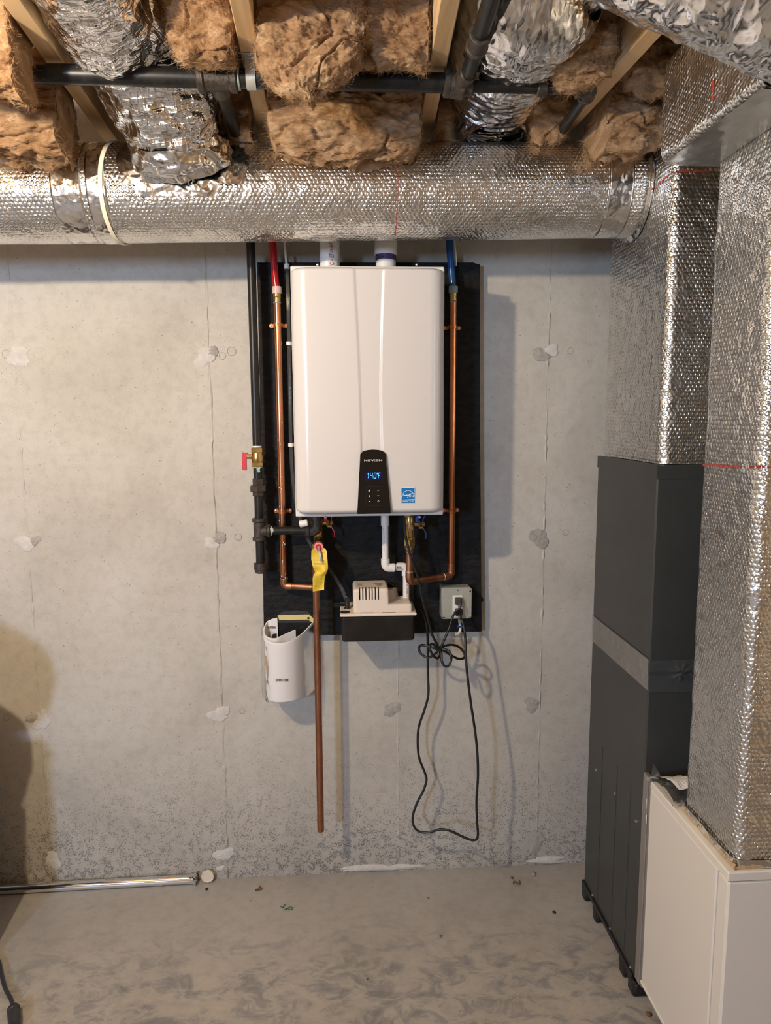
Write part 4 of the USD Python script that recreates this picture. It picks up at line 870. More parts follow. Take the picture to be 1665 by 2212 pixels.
part(pc, 'cord', tube(np.vstack([pxs([(893, 1311, -.06), (905, 1316, -.075), (915, 1332, -.09), (922, 1358, -.095), (924, 1400, -.095), (924, 1450, -.09), (925, 1500, -.09), (916, 1535, -.088), (905, 1568, -.085), (902, 1600, -.085), (905, 1636, -.086), (917, 1668, -.088), (921, 1684, -.09), (915, 1706, -.094), (900, 1736, -.10), (891, 1766, -.105), (895, 1787, -.112), (908, 1797, -.118), (930, 1797, -.126), (950, 1791.5, -.134), (970, 1794, -.142), (990, 1803, -.15), (1010, 1812, -.158), (1026, 1814.5, -.164), (1032, 1804, -.168), (1030, 1770, -.172), (1029, 1730, -.176), (1032, 1680, -.18), (1031, 1630, -.182), (1026, 1580, -.182), (1017, 1520, -.18), (1010, 1465, -.176), (1006, 1420, -.168), (1005, 1380, -.155), (1001, 1352, -.142), (996, 1337, -.130), (993, 1328, -.122)], n=6)]), CRD*1.02, 12), 'black_rubber')
plug(pc, 990.5, 1321, 0, 0, 'round black plug in the lower socket', False)

# ------------------------------------------------------------------ manual in its plastic pouch
mp = thing('manual_pouch', 'rolled white manual in a clear plastic pouch hanging below the gas line', 'booklet', at(625, 1515, y=-.1))
def rim(px, py, lift=0): return on_plane(px, py, (0, -.38, 1), .969+lift)
outer = spline([np.minimum(rim(*p), [9, -.046, 9]) for p in ((678, 1341), (665, 1356), (650, 1370), (632, 1382), (610, 1388), (588, 1387), (573, 1379))], 7)
inner = spline([np.minimum(rim(*p), [9, -.046, 9]) for p in ((601, 1328), (588, 1333), (577, 1343), (570.5, 1357), (571, 1369), (580, 1377), (596, 1378.5), (615, 1370), (638, 1360))], 7)
ZB = at(625, 1513, y=-.14)[2]
def wall_of(curve, zb, th, extra=0.0):
    n = len(curve); s = np.linspace(0, 1, n)
    def fn(u, v):
        p = np.stack([np.interp(u, s, curve[:, k]) for k in range(3)], -1)
        cen = A([.245, -.06])
        k = 1 - .06*(1-v)
        p[..., 0] = cen[0] + (p[..., 0]-cen[0])*(k if True else 1)
        p[..., 2] = zb + .035*np.clip((p[..., 1]+.15)/.1, 0, 1)*0 + (p[..., 2]-zb)*v
        return p
    return sheet(fn, n, 14, th)
part(mp, 'manual_cover', wall_of(outer, ZB, .0035), 'paper', 40)
flap = part(mp, 'inner_pages', wall_of(inner, ZB, .0040), 'paper', 40)
ib = inner[4]
q0, q1 = inner[6], inner[13]; dq = (q1-q0)/np.linalg.norm(q1-q0)
part(flap, 'lettering', text('NAVIEN', .0070, (inner[5]+inner[11])/2+A([-.004, -.004, -.026]), (dq*A([-1, -1, 0]))/np.linalg.norm(dq[:2]), (0, 0, 1), .0006, bold=True), 'ink', False)
blk = inner[2:24] + A([0, 0, -.052]); cen2 = A([.24, -.09, 0])
def dk(u, v):
    n = len(blk); p = np.stack([np.interp(u, np.linspace(0, 1, n), blk[:, k]) for k in range(3)], -1); d = cen2-p; d[..., 2] = 0; d /= np.linalg.norm(d, axis=-1)[..., None]
    p = p+d*.0030; p[..., 2] -= .10*(1-v); return p
part(flap, 'dark_print', sheet(dk, 22, 4, .0008), 'paper_dark', 40)
bc = at(609.5, 1468, y=-.152)
def on_roll(px, py):
    for _ in range(3): pass
    return at(px, py, y=-.15)
# front surface of the roll under a pixel (for its print)
mc = wall_of(outer, ZB, .0035); _rt = trimesh.ray.ray_triangle.RayMeshIntersector(mc)
def hit(px, py):
    d = FW+RT*(px-W/2)/FPX+UP*(H/2-py)/FPX; p, _, _ = _rt.intersects_location([CAM], [d/np.linalg.norm(d)])
    return p[np.argmin(np.linalg.norm(p-CAM, axis=1))] if len(p) else at(px, py, y=-.15)
bars = []
x = 595.5
while x < 623:
    w = random.choice([.7, .7, 1.4, 2.0]); p, q = hit(x, 1469), hit(min(x+w, 623), 1469); bars.append(box(A([p[0], min(p[1], q[1])-.0006, p[2]-.004]), A([q[0], max(p[1], q[1])-.0001, p[2]+.004]))); x += w+random.choice([.7, 1.0, 1.5])
part(mp, 'barcode', cat(bars), 'ink', False)
pA = hit(574, 1417); pB = hit(574.5, 1447)
part(mp, 'orange_stripe', ribbon(A([pA-[0, .001, 0], pB-[0, .001, 0]]), A([[.0014, -.001, 0]]*2), .0006), 'orange_print', False)
def bag(u, v):
    n = len(outer); pts = np.vstack([A([[.336, -.043, .955]]), outer, A([[.152, -.07, outer[-1, 2]+.01], [.156, -.043, .95]])]); s = np.linspace(0, 1, len(pts))
    p = np.stack([np.interp(u, s, pts[:, k]) for k in range(3)], -1); cen = A([.245, -.03]); k = 1.045+.05*(1-v)
    p[..., 0] = cen[0]+(p[..., 0]-cen[0])*k; p[..., 1] = np.minimum(cen[1]+(p[..., 1]-cen[1])*1.04, -.005)
    zb = ZB-.004+.028*np.clip((p[..., 1]+.10)/.1, 0, 1); p[..., 2] = zb+(p[..., 2]-.006-zb)*v
    p += .003*(fbm(np.stack([u*14, v*9, u*0], -1), 3)[..., None]-.5); return p
part(mp, 'plastic_bag', grid(bag, 70, 24), 'clear_film', True)
tp_ = Polygon([f2(*p, -.043) for p in ((598, 1329), (612, 1321), (640, 1318), (664, 1321), (676, 1330), (679, 1342), (672, 1345), (600, 1345))])
part(mp, 'bag_header', prism(tp_, .0005, [0, -.0425, 0]), 'clear_film', False)
cr = Polygon([f2(*p, -.0455) for p in ((600, 1329), (667, 1327.5), (677, 1336), (679, 1350), (674, 1344), (664, 1338.5), (603, 1339.5))])
hd2 = part(mp, 'header_strip', prism(cr, .0006, [0, -.045, 0]), 'card_yellow', False, label='pale yellow header strip of the pouch')
c = at(666, 1335.5, y=-.0462); part(hd2, 'nail', lathe(c+[0, .004, 0], c-[0, 9, 0], [(0, .0042), (.004, .0042), (.006, .003)], 12), 'ink', 30)
fl_ = Polygon([f2(*p, -.07) for p in ((573, 1470), (557, 1486), (556, 1490), (575, 1508), (577, 1500))])
part(mp, 'bag_corner', prism(fl_, .0006, [0, -.07, 0]), 'clear_film', False)

# ================================================================== DUCTS
def etube(P, rx, rz, n=120, m=220, disp=None, smooth_uv=True):
    """soft duct: ellipse section (rx across, rz up) swept along a spline; returns mesh and uv in metres"""
    P = A(P, float); k = len(P); S = spline(P, 24); s = np.r_[0, np.cumsum(np.linalg.norm(np.diff(S, axis=0), axis=1))]
    t = np.linspace(0, s[-1], m); C = np.stack([np.interp(t, s, S[:, j]) for j in range(3)], -1)
    kk = np.linspace(0, 1, k); tt = np.interp(t, s, np.linspace(0, 1, len(S))); RX, RZ = np.interp(tt, kk, rx), np.interp(tt, kk, rz)
    T = np.gradient(C, axis=0); T /= np.linalg.norm(T, axis=1)[:, None]
    Xd = np.cross(T, [0, 0, 1.]); Xd /= np.linalg.norm(Xd, axis=1)[:, None]; Zd = np.cross(Xd, T)
    th = np.linspace(0, 2*PI, n+1); D = np.cos(th)[None, :, None]*Xd[:, None]*RX[:, None, None] + np.sin(th)[None, :, None]*Zd[:, None]*RZ[:, None, None]
    L = np.linalg.norm(D, axis=-1, keepdims=True); pts = C[:, None]+D
    if disp is not None: pts = pts + D/L*disp(pts, t[:, None], th[None])[..., None]
    I, J = np.meshgrid(np.arange(m-1), np.arange(n), indexing='ij'); a = I*(n+1)+J
    F = np.vstack([np.stack([a, a+n+2, a+1], -1).reshape(-1, 3), np.stack([a, a+n+1, a+n+2], -1).reshape(-1, 3)])
    st = np.stack([np.broadcast_to(t[:, None], (m, n+1)), np.broadcast_to((th*np.mean(RX))[None], (m, n+1))], -1).reshape(-1, 2)
    return trimesh.Trimesh(pts.reshape(-1, 3), F, process=False), st
DUY = -.363; DUR = .122
def duc(x): return A([x, DUY, 2.228+.0165*(x-.25)/.9])
def dtube(x0, x1, r, m=60, n=96, wob=.0012, seed=1):
    X = np.linspace(x0, x1, m); P = A([duc(x) for x in X])
    return tube(P, r, n, True, True, lambda p, s, th: wob*(fbm(p*9, 2, seed)-.5)*2)
md = thing('main_duct', 'long round silver foil-wrapped duct crossing above the water heater', 'duct', duc(0)-[0, 0, DUR])
tm, uv = dtube(-2.4, 1.240, DUR, 160, 120); part(md, 'wrap', tm, 'bubble_foil', True, uv=uv, label='silver bubble-foil insulation wrap')
def dx(px): return at(px, 420, y=DUY-.11)[0]
def dband(px0, px1, r=DUR+.0012, mt='tape_foil', w=.0022, seed=3, lab=None):
    tm, uv = dtube(dx(px0), dx(px1), r, max(8, int(abs(px1-px0)/4)), 120, w, seed); return part(md, 'tape', tm, mt, True, uv=uv, label=lab)
dband(112, 178, seed=4, lab='smooth foil tape band'); dband(188, 232, DUR+.0016, seed=9); dband(1312, 1366, DUR+.002, seed=6, w=.0035, lab='wrinkled foil tape at the end of the duct')
def dpatch(px0, px1, a0, a1, seed, r=DUR+.0022, lab=None):
    x0, x1 = dx(px0), dx(px1)
    def fn(u, v):
        x = x0+(x1-x0)*u+.008*np.sin(v*9+seed)*(2*u-1); th = a0+(a1-a0)*v
        p = np.stack([x, DUY-r*np.cos(th), 2.228+.0165*(x-.25)/.9+r*np.sin(th)], -1)
        d = (fbm(p*26, 3, seed)-.42)*.013*np.clip(np.minimum(u, 1-u)*8, 0, 1)*np.clip(np.minimum(v, 1-v)*6, 0, 1)
        p[..., 1] -= d*np.cos(th); p[..., 2] += d*np.sin(th); return p
    g = grid(fn, 80, 60); part(md, 'tape_patch', g, 'tape_foil', True, label=lab)
dpatch(262, 536, -.10, 1.45, 11, lab='wrinkled foil tape patch under the branch duct'); dpatch(300, 470, -.34, .3, 12)
# red printed line round the wrap
xr = dx(858); prt = []
th = -1.35
while th < 1.3:
    w = R.uniform(.012, .05); y0, z0 = DUY-(DUR+.0016)*math.cos(th), duc(xr)[2]+(DUR+.0016)*math.sin(th)
    ang = [th, th+w/2, th+w]; P_ = A([[xr, DUY-(DUR+.0012)*math.cos(q), duc(xr)[2]+(DUR+.0012)*math.sin(q)] for q in ang]); prt.append(ribbon(P_, np.tile([[R.choice([.0016, .0028, .0040]), 0, 0]], (3, 1)), .0006)); th += w+R.choice([.008, .012, .02, .045])
part(md, 'printed_line', cat(prt), 'red_print', False, label='line of red print round the wrap')
for px, py, s in ((1322, 328, .022), (1335, 322, .012)):
    q = at(px, py, y=DUY-.093); part(md, 'marker_stroke', tube(A([q, q+[.002, -.006, -s*.6]]), .0012, 6), 'ink', False, label='black marker stroke')
# cream nylon strap
def strapring():
    c = duc(dx(229)); th = np.linspace(-PI*.5-.4, PI*.72, 70)
    tilt = .045
    P_ = A([[c[0]+.020*math.sin(q-.2)-.002 - (.010 if q < -.8 else 0)*0, DUY-(DUR+.0038)*math.cos(q), c[2]+(DUR+.0038)*math.sin(q)] for q in th])
    P_[:, 0] = c[0]-.004+.014*np.cos(th)*-1+.010-.010*np.sin(th)*-.6
    top = P_[-1]; P_ = np.vstack([P_, [top[0]+.004, top[1]+.01, ZJ+.02]]) if False else P_
    return P_
sp = strapring()
ns = thing('hanger_strap', 'narrow cream nylon strap looped round the main duct at left', 'strap', sp[:, :].min(0))
rad = sp-A([0, DUY, 0]); rad[:, 0] = 0; rad[:, 2] = sp[:, 2]-duc(dx(229))[2]
part(ns, 'band', ribbon(sp, np.tile([[.0105, 0, 0]], (len(sp), 1)), .0022), 'cream_strap', 40)

def crink(amp, pitch, seed, fold=.010):
    def f(p, t, th):
        r = amp*.45*np.sin(2*PI*t/pitch+th) + fold*(np.abs(fbm(p*A([14, 14, 14]), 3, seed)-.5)*-2+.25) + .6*fold*(np.abs(noise(p*38+5, seed+7)-.5)*-1.6+.3)
        return r
    return f
fx = thing('branch_duct', 'crumpled foil flexible duct dropping onto the main duct at left', 'duct', at(370, 335, y=-.42))
pathL = [at(140, -130, z=2.48), at(200, -10, z=2.46), at(248, 80, z=2.455), [-.030, -.745, 2.478], [-.016, -.695, 2.482], [-.004, -.628, 2.446], [.001, -.565, 2.402], [.010, -.520, 2.366], [.018, -.482, 2.330]]
tm, uv = etube(pathL, [.106, .104, .108, .112, .118, .136, .138, .128, .114], [.10, .098, .098, .094, .086, .074, .086, .096, .10], 150, 320, crink(.002, .05, 21, .017))
part(fx, 'sleeve', tm, 'flex_foil', True, uv=uv, label='crinkled foil sleeve')
tm, uv = etube([[.016, -.488, 2.337], [.020, -.470, 2.318], [.024, -.452, 2.300], [.028, -.434, 2.282]], [.114, .122, .130, .134], [.102, .106, .108, .104], 140, 70, crink(.002, .03, 25, .020))
part(fx, 'collar_tape', tm, 'tape_foil', True, uv=uv, label='foil tape sealing the duct to the main duct')
fr = thing('branch_duct', 'wrinkled foil flexible duct dropping onto the main duct at right', 'duct', at(1065, 305, y=-.40))
pathR = [at(1175, -70, z=2.56), at(1152, -10, z=2.475), at(1112, 95, z=2.465), at(1085, 160, z=2.475), at(1064, 215, z=2.46), at(1062, 260, z=2.42), at(1066, 312, y=-.385)]
tm, uv = etube(pathR, [.150, .148, .136, .125, .115, .100, .088], [.115, .11, .105, .10, .10, .098, .09], 150, 300, crink(.0022, .03, 31, .012))
part(fr, 'sleeve', tm, 'rib_foil', True, uv=uv, label='crinkled foil sleeve')

def boxduct(x0, x1, y0, y1, z0, z1, r, m=60, per=.006, bulge=.004, seed=1, amp=.0025, axis='z', top=None):
    """foil-wrapped rectangular duct with rounded corners along axis; uv in metres round the girth and along"""
    a0, a1, b0, b1, c0, c1 = (x0, x1, y0, y1, z0, z1) if axis == 'z' else (x0, x1, z0, z1, y0, y1)
    poly = sbox(a0+r, b0+r, a1-r, b1-r).buffer(r, quad_segs=8); L = poly.exterior.length; n = int(L/per)
    ring_ = A([poly.exterior.interpolate(i/n*L).coords[0] for i in range(n+1)])
    nrm = np.roll(ring_[:-1], -1, 0)-np.roll(ring_[:-1], 1, 0); nrm = np.stack([nrm[:, 1], -nrm[:, 0]], -1); nrm /= np.linalg.norm(nrm, axis=1)[:, None]
    if (nrm*(ring_[:-1]-ring_[:-1].mean(0))).sum() < 0: nrm = -nrm
    nrm = np.vstack([nrm, nrm[:1]]); t = np.linspace(c0, c1, m)
    cen = A([(a0+a1)/2, (b0+b1)/2])
    pts = np.zeros((m, n+1, 3)); pts[..., :2] = ring_; pts[..., 2] = t[:, None]
    q = pts if axis == 'z' else pts[..., [0, 2, 1]]
    d = amp*2*(fbm(q*8, 3, seed)-.5) + amp*(fbm(q*26, 2, seed+4)-.5)
    pts[..., :2] += nrm*d[..., None]
    if axis != 'z': pts = pts[..., [0, 2, 1]]
    I, J = np.meshgrid(np.arange(m-1), np.arange(n), indexing='ij'); a = I*(n+1)+J
    F = np.vstack([np.stack([a, a+n+2, a+1], -1).reshape(-1, 3), np.stack([a, a+n+1, a+n+2], -1).reshape(-1, 3)])
    if axis == 'z': F = F
    st = np.stack([np.broadcast_to(np.arange(n+1)[None]*L/n, (m, n+1)), np.broadcast_to(t[:, None], (m, n+1))], -1).reshape(-1, 2)
    tm = trimesh.Trimesh(pts.reshape(-1, 3), F, process=False)
    c = tm.centroid
    if (tm.face_normals*(tm.triangles_center-tm.vertices.mean(0))).sum() < 0: tm.invert()
    return tm, st
FX = 1.23
pn = thing('supply_plenum', 'tall foil-wrapped rectangular duct standing on the dark grey cabinet', 'duct', [1.45, -.40, 1.505])
tm, uv = boxduct(1.24, 1.66, -.608, -.19, 1.507, 2.40, .022, 90, seed=41)
part(pn, 'wrap', tm, 'bubble_foil', True, uv=uv, label='silver bubble-foil insulation wrap')
part(pn, 'top', box([1.25, -.60, 2.395], [1.65, -.20, 2.40]), 'tape_foil', False)
# foil flange where the main duct meets the plenum
def fl2(u, v):
    th = u*2*PI; r = DUR-.004+.020*v; x = 1.2395-.012*(1-v)**2-.003*(fbm(np.stack([np.cos(th)*3, np.sin(th)*3, v*2], -1), 3)-.3)
    return np.stack([x, DUY-r*np.cos(th), 2.246+r*np.sin(th)], -1)
part(pn, 'collar_tape', grid(fl2, 120, 10), 'tape_foil', True, label='wrinkled foil tape round the main duct joint')
def redline(parent, a, b, nrm, seed, hgt=.0042):
    rg = np.random.default_rng(seed); a, b = A(a, float), A(b, float); L = np.linalg.norm(b-a); d = (b-a)/L; up = np.cross(nrm, d); s = .004; out = []
    while s < L-.004:
        w = rg.uniform(.003, .012); h_ = hgt*rg.choice([.4, .8, 1.0]); out.append(ribbon(A([a+d*s, a+d*min(s+w, L)]), A([up*h_]*2), .0008)); s += w+rg.choice([.0015, .003, .006])
    part(parent, 'printed_line', cat(out), 'red_print', False, label='line of red print')
redline(pn, at(1404, 412, x=1.2375), at(1452, 372, x=1.2375), (-1, 0, 0), 3)
redline(pn, at(1460, 371, y=-.6125), at(1545, 369, y=-.6125), (0, -1, 0), 4)
sv = thing('marker', 'x', 'x', [0, 0, 0]) if False else None

rd = thing('return_duct', 'big foil-wrapped duct standing on the cream cabinet at right', 'duct', [1.45, -1.0, .70])
tm, uv = boxduct(1.25, 1.70, -1.035, -.795, .672, 2.174, .024, 130, seed=51, amp=.0035)
part(rd, 'wrap', tm, 'bubble_foil', True, uv=uv, label='silver bubble-foil insulation wrap')
tm, uv = boxduct(1.2475, 1.7025, -1.0375, -.7925, .672, .690, .025, 6, seed=52, amp=.004)
part(rd, 'foot_tape', tm, 'tape_foil', True, uv=uv, label='smooth foil tape at the foot')
rgf = np.random.default_rng(5); pf = []
for (a, b) in (([1.246, -.80], [1.246, -1.038]), ([1.246, -1.038], [1.70, -1.038])):
    a, b = A(a), A(b); L = np.linalg.norm(b-a); k = int(L/.012)
    for i in range(k):
        p = a+(b-a)*i/k; q = a+(b-a)*(i+1.2)/k; hgt = rgf.uniform(.004, .011); o = rgf.uniform(-.003, .002)
        pf.append(trimesh.convex.convex_hull(A([[*p, .671], [*q, .671], [*(q+o), .671+hgt*.8], [*(p+o), .671+hgt], [*(p+[.006, .006]), .671], [*(q+[.006, .006]), .671+hgt]])))
part(rd, 'ragged_edge', cat(pf), 'tan_felt', False, label='ragged tan edge of the insulation')
zr_ = at(1600, 1006, x=1.25)[2]
redline(rd, at(1516, 1004, x=1.2465), at(1600, 1009, x=1.2465), (-1, 0, 0), 6, .0045); redline(rd, at(1613, 1009, y=-1.0405), [1.66, -1.0405, at(1613, 1009, y=-1.04)[2]], (0, -1, 0), 7, .006)
bt = thing('duct_elbow', 'foil-wrapped square elbow on top of the big duct at upper right', 'duct', [1.45, -1.1, 2.176])
tm, uv = boxduct(1.13, 1.72, -1.165, -.785, 2.178, 2.396, .02, 70, seed=61, amp=.006, axis='y')
part(bt, 'wrap', tm, 'bubble_foil', True, uv=uv, label='silver bubble-foil insulation wrap')
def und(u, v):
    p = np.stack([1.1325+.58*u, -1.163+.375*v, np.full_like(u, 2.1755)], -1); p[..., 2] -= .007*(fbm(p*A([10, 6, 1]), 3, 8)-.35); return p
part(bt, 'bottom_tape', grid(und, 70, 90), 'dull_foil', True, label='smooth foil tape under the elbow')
part(bt, 'end_panel', box([1.14, -.787, 2.185], [1.71, -.783, 2.39]), 'tape_foil', False)
part(bt, 'end_panel', box([1.14, -1.167, 2.185], [1.71, -1.163, 2.39]), 'tape_foil', False)
redline(bt, at(1540, 168, x=1.1265), at(1538, 218, x=1.1265), (-1, 0, 0), 9, .005)
bf_ = thing('large_flexible_duct', 'large round foil flexible duct hanging across the upper right corner', 'duct', [1.2, -1.35, 2.12])
pathB = [[.74, -1.24, 2.66], [.80, -1.24, 2.56], [.91, -1.25, 2.445], [1.06, -1.34, 2.330], [1.24, -1.39, 2.240], [1.55, -1.40, 2.205], [1.95, -1.40, 2.195]]
tm, uv = etube(pathB, [.15, .165, .178, .182, .185, .185, .185], [.15, .165, .178, .182, .185, .185, .185], 170, 340, crink(.0030, .064, 71, .010))
part(bf_, 'sleeve', tm, 'rib_foil', True, uv=uv, label='foil sleeve with spiral ribs')

# ------------------------------------------------------------------ insulation in the joist bays
_zp = (at(60, 166, y=-.70)[2]+at(975, 173, y=-.70)[2])/2
_flex = np.vstack([spline(pathL, 10), spline(pathR, 10)])
def push_out(p):
    """keeps the soft batts outside the ducts and the pipe they lie against"""
    for yc, zc, r in ((DUY, 2.228+.0165*(p[:, 0]-.25)/.9, DUR+.004), (-.70, np.full(len(p), _zp), .0245)):
        d = np.stack([p[:, 1]-yc, p[:, 2]-zc], -1); L = np.linalg.norm(d, axis=1); k = np.where(L < r, r/np.maximum(L, 1e-6), 1)
        p[:, 1] = yc+d[:, 0]*k; p[:, 2] = zc+d[:, 1]*k
    for q in _flex:
        d = p-q; L = np.linalg.norm(d, axis=1); k = np.where(L < .100, .100/np.maximum(L, 1e-6), 1); p = q+d*k[:, None]
    return p
def bay(k, y):
    ids = (J1-1, J1, J2, J3, J4, J4+1); return jx(ids[k], y)+.021, jx(ids[k+1], y)-.021
def lump(lab, b, px, py, y, w, hpx, dep, seed, up=.05, lvl=5, e=3.4, foot=1.0, shift=.0, ht=.10):
    c = at(px, py, y=y); s = np.linalg.norm(c-CAM)/FPX; hw, hh = w*s/2, hpx*s/2
    zt = min(c[2]+hh+up, 2.60); zb = c[2]-hh
    ce = A([c[0], y+dep/2, (zb+zt)/2]); hv_ = A([hw, dep/2, (zt-zb)/2])
    v = trimesh.creation.icosphere(lvl); q = v.vertices
    nn = (np.abs(q)**e).sum(1)**(1/e); q = q/nn[:, None]; p = ce+q*hv_; n_ = q/hv_; n_ /= np.linalg.norm(n_, axis=1)[:, None]
    o = seed*3.17
    big = fbm(p*A([7, 7, 9])+o, 3, seed)-.5
    wv = p + .05*np.stack([noise(p*9+o+k*5, seed+k) for k in range(3)], -1)
    cre = np.abs(fbm(wv*A([8, 8, 12])+o, 2, seed+3)-.5)*2; lam = fbm(wv*A([16, 16, 75])+o, 3, seed+6)-.5
    tuft = fbm((p+.03*np.stack([noise(p*30+o+k*7, seed+k+20) for k in range(3)], -1))*A([24, 24, 34])+o, 4, seed+9)-.5; fin = fbm(p*A([130, 130, 170])+o, 2, seed+15)-.5
    p = p+n_*(big*.085 - .012*np.exp(-(cre/.04)**2) + lam*.026 + tuft*.046 + fin*.010)[:, None]
    lo, hi = bay(b, p[:, 1]); lo = lo+.016*noise(p*20+o, 4); hi = hi-.016*noise(p*20+o, 5); p[:, 0] = np.clip(p[:, 0], lo, hi); p[:, 2] = np.minimum(p[:, 2], 2.635)
    t_ = np.clip((p[:, 2]-zb)/ht, 0, 1); xm = (lo+hi)/2 if foot < 1 else 0; k_ = foot+(1-foot)*np.sqrt(1-(1-t_)**2); p[:, 0] = np.where(foot < 1, xm+(p[:, 0]-xm)*k_+shift*(1-t_)**1.3, p[:, 0])
    p = push_out(p); p[:, 2] = np.minimum(p[:, 2], 2.635)
    m = trimesh.Trimesh(p, v.faces, process=False)
    t = thing('insulation_batt', lab, 'insulation', [ce[0], ce[1], p[:, 2].min()])
    part(t, 'batt', m, 'fibreglass', True)
    rg = np.random.default_rng(seed+50); k = 7000; idx = rg.integers(0, len(p), k); nv = m.vertex_normals[idx]
    tang = rg.normal(size=(k, 3)); tang -= nv*(tang*nv).sum(1)[:, None]; tang /= np.linalg.norm(tang, axis=1)[:, None]
    L_ = rg.uniform(.006, .018, (k, 1)); base = p[idx]
    pts = np.stack([base-nv*.002, base+tang*L_*.45+nv*L_*.07, base+tang*L_*.9+nv*L_*.05, base+tang*L_*1.3+rg.normal(size=(k, 3))*.002+nv*.0005], 1)-t.loc
    cv_ = UsdGeom.BasisCurves.Define(stage, t.path+'/loose_fibres'); cv_.CreatePointsAttr(Vt.Vec3fArray.FromNumpy(pts.reshape(-1, 3).astype(np.float32)))
    cv_.CreateCurveVertexCountsAttr(Vt.IntArray.FromNumpy(np.full(k, 4, np.int32))); cv_.CreateTypeAttr('cubic'); cv_.CreateBasisAttr('catmullRom'); cv_.CreateWidthsAttr(Vt.FloatArray.FromNumpy(np.full(1, .00020, np.float32))); cv_.SetWidthsInterpolation('constant')
    UsdShade.MaterialBindingAPI.Apply(cv_.GetPrim()).Bind(MAT['fibre_strand']); meta(cv_.GetPrim(), kind='stuff')
lump('tan fibreglass clump at the far left edge in front of the black pipe', 0, -55, 68, -.86, 230, 150, .12, 1, .05, 6)
lump('tan fibreglass batt behind the black pipe at far left', 0, 40, 250, -.62, 330, 100, .16, 2, .10, 6)
lump('tan fibreglass batt between the left foil duct and the joist beside it', 1, 425, 38, -.84, 125, 118, .10, 3, .06, 6)
lump('small shaded fibreglass piece behind the pipe tee', 1, 510, 232, -.46, 70, 80, .12, 4, .08, 4)
lump('torn fibreglass clump hanging in front of the black pipe at top centre', 2, 665, 55, -.86, 235, 220, .09, 5, .03, 6, 2.8, .30, -.05, .16)
lump('folded fibreglass batt at top centre above the black pipe', 2, 845, 35, -.80, 200, 150, .07, 6, .05, 6)
lump('sagging fibreglass batt bulging down over the main duct', 2, 745, 258, -.60, 430, 140, .17, 7, .08, 6, 2.5, .52, .0, .085)
lump('small fibreglass scrap beside the right foil duct', 3, 957, 268, -.42, 40, 60, .08, 8, .06, 4)
lump('fibreglass batt right of the right foil duct, above the thin black pipe', 3, 1275, 70, -.80, 130, 140, .10, 9, .08, 6)
lump('fibreglass batt behind the thin black pipe at right', 3, 1205, 240, -.50, 90, 90, .12, 10, .08)
lump('fibreglass batt in the shaded bay right of the last joist', 4, 1345, 235, -.58, 180, 130, .16, 11, .10, 6)
lump('fibreglass batt tucked under the large flexible duct', 4, 1440, 110, -.72, 120, 90, .10, 12, .10)

# ------------------------------------------------------------------ overhead gas main
PY_, PR = -.70, .0205
gm = thing('gas_main', 'thick black iron gas main running under the joists with tee and thin branch', 'pipe', at(520, 190, y=PY_))
pa, pb = at(60, 166, y=PY_), at(975, 173, y=PY_)
pa[2] = pb[2] = (pa[2]+pb[2])/2
def gp(px): x = at(px, 168, y=PY_)[0]; return A([x, PY_, pa[2]])
part(gm, 'pipe', cyl(pa, gp(432), PR, 28), 'iron_pipe', label='left length of thick black pipe')
part(gm, 'tee', cat([cyl(gp(436), gp(505), .0255, 28), lathe(gp(426), gp(445), [(0, .0255), (.003, .0300), (.014, .0300), (.017, .0265)], 28), lathe(gp(513), gp(494), [(0, .0255), (.003, .0300), (.014, .0300), (.017, .0265)], 28), cyl(gp(472), gp(472)+[0, .045, -.012], .0210, 20, .002), rbox(gp(437)+[-.004, -.006, .02], gp(437)+[.004, .006, .033], .003)]), 'iron_fitting')
part(gm, 'thread_tape', ring(gp(516), (1, 0, 0), .0215, .003, 28, 8), 'patina')
part(gm, 'pipe', cyl(gp(505), pb, PR, 28), 'iron_pipe', label='right length of thick black pipe')
dq_ = at(520, 300, z=pa[2]-.012)
part(gm, 'branch_pipe', tube(fillet([gp(472)+[0, .03, -.010], [dq_[0]-.006, -.42, pa[2]-.014], [gtop[0], -.135, 2.345]], .03), .0150, 18), 'iron_pipe', label='branch pipe towards the wall')
part(gm, 'branch_elbow', tube(fillet([[gtop[0]-.01, -.17, 2.345], [gtop[0], GY, 2.347], [gtop[0], GY, 2.31]], .02), .0185, 18), 'iron_fitting')
tq = gp(985); tq[2] -= .008
part(gm, 'reducing_tee', cat([cyl(gp(960), tq+[.020, 0, 0], .0270, 24, .002), lathe(gp(958), gp(972), [(0, .0255), (.002, .0300), (.012, .0300), (.014, .026)], 24), cyl(tq+[.012, 0, 0], tq+[.036, 0, 0], .0185, 20, .002), cyl(tq+[0, .005, .004], at(1012, 158, z=pa[2]+.002), .0200, 20, .002)]), 'iron_fitting')
q1_, q2_, q3_ = at(1008, 170, z=pa[2]+.002), at(1034, 88, z=pa[2]+.006), at(1085, -80, z=pa[2]+.012)
part(gm, 'pipe', cyl(q1_, q3_, .0165, 22), 'iron_pipe', label='branch pipe towards the camera')
dd = (q2_-q1_)/np.linalg.norm(q2_-q1_)
part(gm, 'coupling', cat([cyl(q2_-dd*.028, q2_+dd*.028, .0205, 22, .003), lathe(q2_-dd*.03, q2_+dd, [(0, .0195), (.002, .0232), (.010, .0232), (.013, .0205)], 22), lathe(q2_+dd*.03, q2_-dd, [(0, .0195), (.002, .0232), (.010, .0232), (.013, .0205)], 22)]), 'iron_fitting')
r1, r2_ = tq+[.03, 0, .002], at(1268, 183, y=PY_); r2_[2] = r1[2]
part(gm, 'thin_pipe', cyl(r1, r2_, .0125, 20), 'iron_pipe', label='thin black pipe to the right')
rc = at(1168, 184, y=PY_); rc[2] = r1[2]
